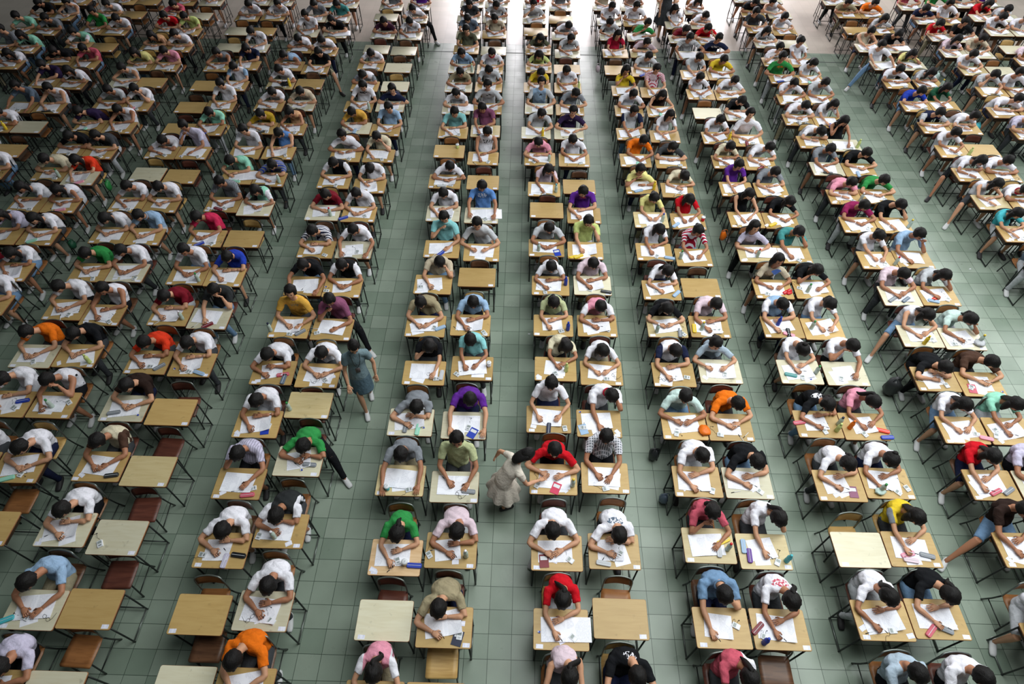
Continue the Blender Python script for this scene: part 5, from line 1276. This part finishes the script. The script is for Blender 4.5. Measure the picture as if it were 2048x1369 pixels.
    tr = TROU['j'] if s['id'] in ('I17L', 'H3L', 'G11L') else TROU[r.choice('ddnbbjkw')]
    tr = {'C4R': TROU['b'], 'G17L': TROU['n'], 'C7R': TROU['b'], 'B16R': TROU['k'], 'I13L': TROU['w'], 'A9L': TROU['w']}.get(s['id'], tr); skin = SKIN if r.random() < .6 else SKIN2; shoe = r.choice([SHOEW, SHOEW, SHOED])
    cn = WORD.get(cs[0], cs[0]); gn = {'t': 't-shirt', 's': 'sleeveless top', 'c': 'shirt', 'p': 'checked shirt', 'st': 'striped t-shirt'}.get(gar)
    gn = {'t': 'tee', 's': 'vest', 'c': 'shirt', 'p': 'plaid', 'st': 'stripes', 'n': 'tee'}[gar]
    act = {'w': 'writing', 'b': 'bowed', 'h': 'head-on-hand', 'H': 'head-on-hand', 't': 'thinking', 's': 'arms-stretched', 'd': 'slumped', 'u': 'reading', 'U': 'upright'}[pose]
    lab = '%s %s student %s: %s' % (cn, gn, act, s['pp'])
    if cp < LIM:
        b = link('student', PM['body'], None, (x, y, 0), 0, category='person', group='students at the exam', label=lab); setmat(b, 0, skin)
        o = link('shirt', PM['shirt'], b); setmat(o, 0, fab); link('hair', PM['hair'], b)
        o = link('trousers' if bt == 'long' else ('skirt' if bt == 'skirt' else 'shorts'), PM['trousers'], b); setmat(o, 0, tr)
        
        if gar == 'n' or gar == 'c' and not s['row'] > 12: setmat(link('collar', PM['collar'], b), 0, fabric(cs[-1]))
        for sm in PM['shoe']: o = link('shoe', sm, b); setmat(o, 0, shoe)
        cp += 1
        K = PM['K']
        if 'tip-1' in K and pose in 'whdt' and dist < 7.5 or pose == 'b' and r.random() < .5 and 'tip-1' in K and dist < 7.5:
            tp = K['tip-1']; link('pen', MI['pen'], None, (x + tp[0] + .012, y + tp[1] + .022, max(tp[2], TOP) + .03), 0, category='pen', group='pens held by writing students', label='pen held in writing hand at %s' % s['pp']).rotation_euler = (0, .62, r.uniform(1.6, 2.6))
    else:
        mw = Matrix.Translation((x, y, 0))
        st_p += [(PM['body'], mw, [skin, DARK, LIP]), (PM['shirt'], mw, [fab]), (PM['hair'], mw, [HAIR]), (PM['trousers'], mw, [tr])] + [(q, mw, [shoe]) for q in PM['shoe']]
    # papers
    WIDE = {'E2L': 1, 'G9L': 1, 'B11L': 1, 'D14L': 1, 'D13L': 0, 'I18R': 1, 'A9R': 2, 'A10R': 2, 'A6R': 2, 'Y18L': 1, 'D10R': 1, 'B18R': 1}
    k = WIDE.get(s['id'], 0)
    kind = ('wide', 0) if k == 1 else ('hang', 0) if k == 2 else (('A3', r.choice([0, 0, 1, 2, 3])) if r.random() < .72 else ('A4', r.choice([0, 1])))
    px = x + (-.03 if pose in 'wh' else 0) + r.uniform(-.03, .02) + {1: .12, 2: .1}.get(k, 0); py = y + .25 + r.uniform(-.02, .02); pr = r.uniform(-.12, .22)
    if pose == 'U': pr = 0
    if n < LIM + 1:
        link('exam_paper', MP[kind], None, (px, py, TOP + .002), pr, category='paper', group='exam papers', label='white exam paper on %s' % s['pp'])
    else: st_paper.append((MP[kind], Matrix.Translation((px, py, TOP + .002)) @ ROT(pr), [PAPER]))
    if dist < 11 and r.random() < .5:
        link('answer_sheet', MP[('sheet', 0)], None, (px + r.uniform(-.14, .14), py - r.uniform(.05, .085), TOP + .0005), pr + r.uniform(-.3, .3), category='paper', group='answer sheets', label='answer sheet under exam paper, %s' % s['pp'])
    # things on the desk
    its = ITEMS.get(s['id'])
    if its is None:
        its = []
        if dist < 15.5:
            q = r.random
            if q() < .6: its.append(('radio', r.uniform(.55, .8), r.uniform(.15, .28), ''))
            if q() < .35: its.append(('card', r.uniform(.12, .4), r.uniform(.16, .26), ''))
            if q() < .28: its.append(('case', r.uniform(.35, .6), r.uniform(.12, .2), r.choice(['pink', 'blue', 'grey', 'navy', 'mint', 'dkred', 'ltblue', 'charcoal', 'ltgrey'])))
            if q() < .13: its.append(('bottle', r.uniform(.84, .92), r.uniform(.2, .42), r.choice(['blue', 'green', 'white', 'lime', 'red', 'yellow'])))
            if q() < .4: its.append(('pen', r.uniform(.2, .5), r.uniform(.06, .2), ''))
    s['its'] = its
for s in seats:
    its = s.get('its') or ITEMS.get(s['id']) or []
    r = random.Random(hash(s['x']) % 999 + s['row'])
    for i, (k, u, v, c) in enumerate(its):
        X = s['x'] + (u - .5) * DW; Y = s['y'] + v * DD; cw = WORD.get(c, c)
        if not (s['x'] - DW/2 + .03 < X < s['x'] + DW/2 - .02): X = min(max(X, s['x'] - DW/2 + .04), s['x'] + DW/2 - .03)
        loc = (X, Y, TOP); same = sum(1 for j in its[:i] if j[0] == k); pre = 'second ' if same else ''
        if k == 'radio':
            o = link('pocket_radio', MI['radio'], None, loc, r.uniform(-.6, 1.9), category='radio', group='pocket radios', label=pre + 'white pocket radio on %s' % s['pp'])
            if r.random() < .85: link('earphone_cord', r.choice(MCORD), o)
        elif k == 'card': link('id_card', MI['card'], None, loc, r.uniform(.4, 2.2), category='card', group='identity cards', label=pre + 'small white card on %s' % s['pp'])
        elif k == 'pen': link('pen', MI['pen'], None, loc, r.uniform(-1.2, 1.4), category='pen', group='pens', label=pre + 'black-capped pen on %s' % s['pp'])
        elif k == 'eraser': link('eraser', MI['eraser'], None, loc, r.uniform(-1, 1), category='eraser', group='erasers', label=pre + 'small eraser on %s' % s['pp'])
        elif k == 'glasses': link('eyeglasses', MI['glass'], None, loc, r.uniform(-1, 1), category='glasses', label='thin dark eyeglasses on %s' % s['pp'])
        elif k == 'case':
            o = link('pencil_case', MI['case'], None, loc, r.uniform(-.4, .9) if r.random() < .7 else 1.5, category='pencil case', group='pencil cases', label=pre + '%s pencil case on %s' % (cw, s['pp'])); setmat(o, 0, cmat(c))
        elif k == 'book':
            o = link('booklet', MI['book'], None, loc, r.uniform(-.6, .6), category='booklet', group='booklets', label=pre + '%s booklet on %s' % (cw, s['pp'])); setmat(o, 0, cmat(c))
        elif k == 'bottle':
            o = link('drink_bottle', MI['bottle'], None, loc, 0, category='bottle', group='drink bottles', label=pre + '%s-capped bottle on %s' % (cw, s['pp']))
            if c in ('yellow', 'orange', 'lime', 'turquoise', 'blue') and r.random() < .6 or c == 'orange': setmat(o, 0, cmat(c))
            o2 = link('cap', MI['cap'], o); setmat(o2, 0, cmat(c))
        elif k == 'cup':
            o = link('drink_cup', MI['cup'], None, loc, 0, category='cup', label='%s cup with lid on %s' % (cw, s['pp'])); setmat(o, 0, cmat(c)); link('lid', MI['lid'], o)
if st_p: stuff_mesh('crowd', st_p, 'farthest students bowed over desks at the far end of the hall', 'crowd')
if st_d: stuff_mesh('distant_desk_mass', st_d, 'farthest rows of plywood exam desks at the far end of the hall', 'desks')
if st_c: stuff_mesh('distant_chair_mass', st_c, 'farthest rows of exam chairs at the far end of the hall', 'chairs')
if st_paper: stuff_mesh('distant_paper_mass', st_paper, 'white papers on the farthest desks of the hall', 'papers')
# ------------------------------------------------------------------ floor
def floor_mat(name, a, bcol, grout, gstr, rough, var):
    m, nt, b = newmat(name); L = nt.links
    tc = N(nt, 'ShaderNodeTexCoord'); mp = N(nt, 'ShaderNodeMapping'); L.new(tc.outputs['Object'], mp.inputs[0])
    br = N(nt, 'ShaderNodeTexBrick'); br.offset = 0; br.squash = 1
    br.inputs['Scale'].default_value = 1; br.inputs['Brick Width'].default_value = .3; br.inputs['Row Height'].default_value = .3
    br.inputs['Mortar Size'].default_value = .0035; br.inputs['Mortar Smooth'].default_value = .2; br.inputs['Bias'].default_value = 0
    br.inputs['Color1'].default_value = (*lin(a), 1); br.inputs['Color2'].default_value = (*lin(bcol), 1); br.inputs['Mortar'].default_value = (*lin(grout), 1)
    L.new(mp.outputs[0], br.inputs['Vector'])
    no = N(nt, 'ShaderNodeTexNoise', Scale=1.3, Detail=5.0); L.new(tc.outputs['Object'], no.inputs['Vector'])
    r = N(nt, 'ShaderNodeMapRange'); r.inputs[1].default_value = .3; r.inputs[2].default_value = .7; r.inputs[3].default_value = 1 - var; r.inputs[4].default_value = 1 + var; L.new(no.outputs[0], r.inputs[0])
    mx = N(nt, 'ShaderNodeMix', _data_type='RGBA', _blend_type='MULTIPLY'); mx.inputs[0].default_value = 1; L.new(br.outputs['Color'], mx.inputs[6]); L.new(r.outputs[0], mx.inputs[7])
    L.new(mx.outputs[2], b.inputs['Base Color'])
    n2 = N(nt, 'ShaderNodeTexNoise', Scale=3.0, Detail=4.0); L.new(tc.outputs['Object'], n2.inputs['Vector'])
    r2 = N(nt, 'ShaderNodeMapRange'); r2.inputs[3].default_value = rough - .1; r2.inputs[4].default_value = rough + .12; L.new(n2.outputs[0], r2.inputs[0]); L.new(r2.outputs[0], b.inputs['Roughness'])
    b.inputs['Specular IOR Level'].default_value = .36
    bp = N(nt, 'ShaderNodeBump', Strength=gstr, Distance=.004); bp.invert = True; L.new(br.outputs['Fac'], bp.inputs['Height']); L.new(bp.outputs[0], b.inputs['Normal'])
    return m
FG = floor_mat('green_tile', (120, 135, 121), (143, 155, 142), (58, 72, 62), .5, .3, .12)
FB = floor_mat('beige_tile', (188, 176, 166), (180, 170, 160), (170, 158, 148), .1, .32, .06)
X0, X1, Y0, YE, Y1 = -21, 20, -3, 18.02, 27
def yb(x): return YE - .022 * max(x, 0) + .0 * x
g = G(); g.add([(X0, Y0, 0), (X1, Y0, 0), (X1, yb(X1), 0), (0, yb(0), 0), (X0, yb(X0), 0)], [(0, 1, 2, 3, 4)]); fl = link('floor', g.mesh('floor', (FG,), False), kind='structure')
g = G(); g.add([(X0, yb(X0), 0), (0, yb(0), 0), (X1, yb(X1), 0), (X1, Y1, 0), (X0, Y1, 0)], [(0, 1, 2, 3, 4)]); link('floor', g.mesh('floor_far', (FB,), False), kind='structure')
g = G()
for xa, xb in ((X0, 0), (0, X1)):
    ya, yc = yb(xa) - .52, yb(xb) - .52
    g.add([(xa, ya, .0), (xb, yc, .0), (xb, yc + .035, .0), (xa, ya + .035, .0), (xa, ya, .003), (xb, yc, .003), (xb, yc + .035, .003), (xa, ya + .035, .003)], [(4, 5, 6, 7), (0, 1, 5, 4), (2, 3, 7, 6)])
link('trim_1', g.mesh('joint', (plain('dark_joint', (66, 74, 70), .6),), False), kind='structure')

# ------------------------------------------------------------------ bags and litter
SEAT = {s['id']: s for s in seats}
def bag(sid, u, v, z, sc, c, label, name='carrier_bag', seed=1, strap=.08):
    s = SEAT[sid]; o = link(name, m1(f_bag(sc, seed), name, (cmat(c),)), None, (s['x'] + (u - .5) * DW, s['y'] + v * DD, z), .2, category='bag', label=label)
    if strap: link('handle', m1(f_strap(strap, sc[2] * 1.5), 'handle', (cmat(c),)), o)
bag('F5L', .93, .32, TOP, (.085, .1, .035), 'orange', 'crumpled orange plastic bag between two desks beside the orange-shirted student', seed=4, strap=0)
bag('B15L', .72, .35, TOP, (.13, .07, .05), 'black', 'black bag lying on an empty ochre desk, 3rd column left of centre', 'handbag', 5)
bag('E9R', .2, .12, TOP, (.13, .04, .008), 'yellow', 'flat yellow plastic bag on desk of the lime-shirted student', seed=6, strap=0)
bag('H7R', .85, .28, TOP, (.09, .08, .04), 'ltgrey', 'clear crumpled plastic bag on pale desk right of the white-vested girl', seed=7, strap=0)
bag('G4R', .28, .2, TOP, (.08, .06, .03), 'palemint', 'clear green-tinted plastic bag on desk beside the patterned pencil box', seed=8, strap=0)
bag('G8L', .88, .3, TOP, (.06, .05, .02), 'red', 'small red plastic bag on desk of the student holding a fan', seed=9, strap=0)
bag('G10L', -.09, .2, .28, (.07, .05, .12), 'orange', 'orange and white gift bag hanging at a desk side, 3rd column right', 'hanging_gift_bag', 10)
bag('H6L', -.06, .9, 0, (.13, .12, .22), 'charcoal', 'large dark backpack on the floor under the black-jacketed student', 'backpack', 11, .1)
bag('F5L', -.06, .1, 0, (.08, .08, .16), 'charcoal', 'dark shoulder bag hanging low at the mint-shirted student desk', 'shoulder_bag', 12)
bag('F4L', -.03, .5, 0, (.07, .07, .13), 'bluegrey', 'blue-grey bag standing under desk of the bowed white-shirted student', 'shoulder_bag', 13)
bag('J14L', -.25, .3, .15, (.13, .1, .16), 'turquoise', 'pale turquoise plastic bag hanging beside a chair at the far right', 'hanging_bag', seed=14)
bag('J17L', -.1, -.3, .1, (.1, .08, .14), 'palemint', 'pale mint plastic bag hanging under a desk at the upper right', 'hanging_bag', seed=15)
bag('Y11R', 1.08, .8, .3, (.05, .1, .12), 'green', 'green shopping bag hanging behind the orange-red-shirted girl', 'hanging_bag', seed=16)
bag('Y9R', 1.04, .9, .25, (.07, .08, .1), 'dkgreen', 'dark green bag hanging beside the far left desk', 'hanging_bag', seed=17)
bag('F17L', -.12, .4, .2, (.06, .06, .1), 'ltpink', 'pale pink bag hanging beside the crimson-shirted girl', 'hanging_bag', seed=18)
bag('E5L', .0, -.15, 0, (.05, .05, .1), 'ltgrey', 'crumpled clear plastic bag on the floor of the centre aisle', seed=19, strap=0)
# fan held up by the student in the beige blouse
s = SEAT['G8L']; b = G(); tube(b, [(0, 0, -.06), (0, 0, .02)], [.006, .006], 6)
vs = [(0, 0, .0)] + [(.105 * math.sin(a), 0, .12 + .03 * math.cos(a * 2)) for a in [math.radians(-60 + 12 * k) for k in range(11)]]
n0 = len(vs); b.add(vs + [(x, .003, z) for x, y, z in vs], [(0, k, k + 1) for k in range(1, 11)] + [(n0, n0 + k + 1, n0 + k) for k in range(1, 11)] + [(k + 1, k, n0 + k, n0 + k + 1) for k in range(1, 11)], 1)
link('hand_fan', b.mesh('hand_fan', (WHITEP, plain('fan_blue', (66, 110, 190), .5)), False), None, (s['x'] + .03, s['y'] + .44, TOP + .13), .1, category='fan', label='blue and white hand fan before the beige-bloused student')
g = G(); box(g, (-.02, -.012, 0), (.02, .012, .008), 0, .002); em = g.mesh('eraser_litter', (WHITEP,), False)
for i, (x, y, lb) in enumerate([(.18, 7.15, 'white eraser dropped on the green floor of the centre aisle'), (8.9, 9.1, 'white scrap lying on the green tiles near the far right aisle')]):
    link('eraser', em, None, (x, y, 0), .5 * i, category='eraser', label=lb)
g = G(); box(g, (-.03, -.02, 0), (.03, .02, .01), 0, .008)
link('bottle_cap', g.mesh('bottle_cap', (cmat('red'),)), None, (7.35, 14.62, 0), 0, category='cap', label='red bottle cap lying on the tiles right of the green-shirted student')

# ------------------------------------------------------------------ camera and light
cd_ = D.cameras.new('camera'); cam = D.objects.new('camera', cd_); COL.objects.link(cam); SC.camera = cam
cd_.sensor_fit = 'HORIZONTAL'; cd_.sensor_width = 36; cd_.lens = 1245.73 / 2048 * 36; cd_.clip_end = 200
PI_, YA, RO = .893110407871779, .01766279549753756, .010900517086749066
fwv = Vector((math.sin(YA) * math.cos(PI_) * -1, math.cos(YA) * math.cos(PI_), -math.sin(PI_)))
fwv = Vector((-math.sin(YA) * math.cos(PI_), math.cos(YA) * math.cos(PI_), -math.sin(PI_)))
right = Vector((math.cos(YA), math.sin(YA), 0)); upv = right.cross(fwv)
# roll: r' = r cos + up sin ; up' = -r sin + up cos
r2 = right * math.cos(RO) + upv * math.sin(RO); u2 = -right * math.sin(RO) + upv * math.cos(RO)
mt = Matrix((r2, u2, -fwv)).transposed().to_4x4(); mt.translation = Vector((0, 0, 9.286421813117288 * .931)); cam.matrix_world = mt

def area(name, loc, tgt, sx, sy, power, colr=(1, 1, 1), spread=180):
    l = D.lights.new(name, 'AREA'); l.shape = 'RECTANGLE'; l.size = sx; l.size_y = sy; l.energy = power; l.color = colr; l.spread = math.radians(spread)
    o = D.objects.new(name, l); COL.objects.link(o); o.location = loc
    o.rotation_euler = (Vector(tgt) - Vector(loc)).to_track_quat('-Z', 'Y').to_euler(); return o
area('daylight_far_doors', (3.5, 27.5, 4.4), (3.5, 12, 0), 14, 4.6, 2500, (1, .96, 1))
area('daylight_high_side', (17, 15, 9), (6, 12, 0), 12, 8, 1500, (.96, 1, .98))
area('hall_lamps', (5.5, 6, 12), (3.6, 5.5, 0), 9, 12, 1420, (.95, 1, .98), 145)
wd = D.worlds.new('hall_air'); SC.world = wd; wd.use_nodes = True; bg = wd.node_tree.nodes['Background']
bg.inputs[0].default_value = (.82, .95, .92, 1); bg.inputs[1].default_value = .078
SC.view_settings.view_transform = 'Standard'; SC.view_settings.look = 'None'; SC.view_settings.exposure = 0.02
SC.cycles.max_bounces = 5; SC.cycles.diffuse_bounces = 3; SC.cycles.glossy_bounces = 2; SC.cycles.transmission_bounces = 2
try: SC.cycles.use_denoising = True
except Exception: pass
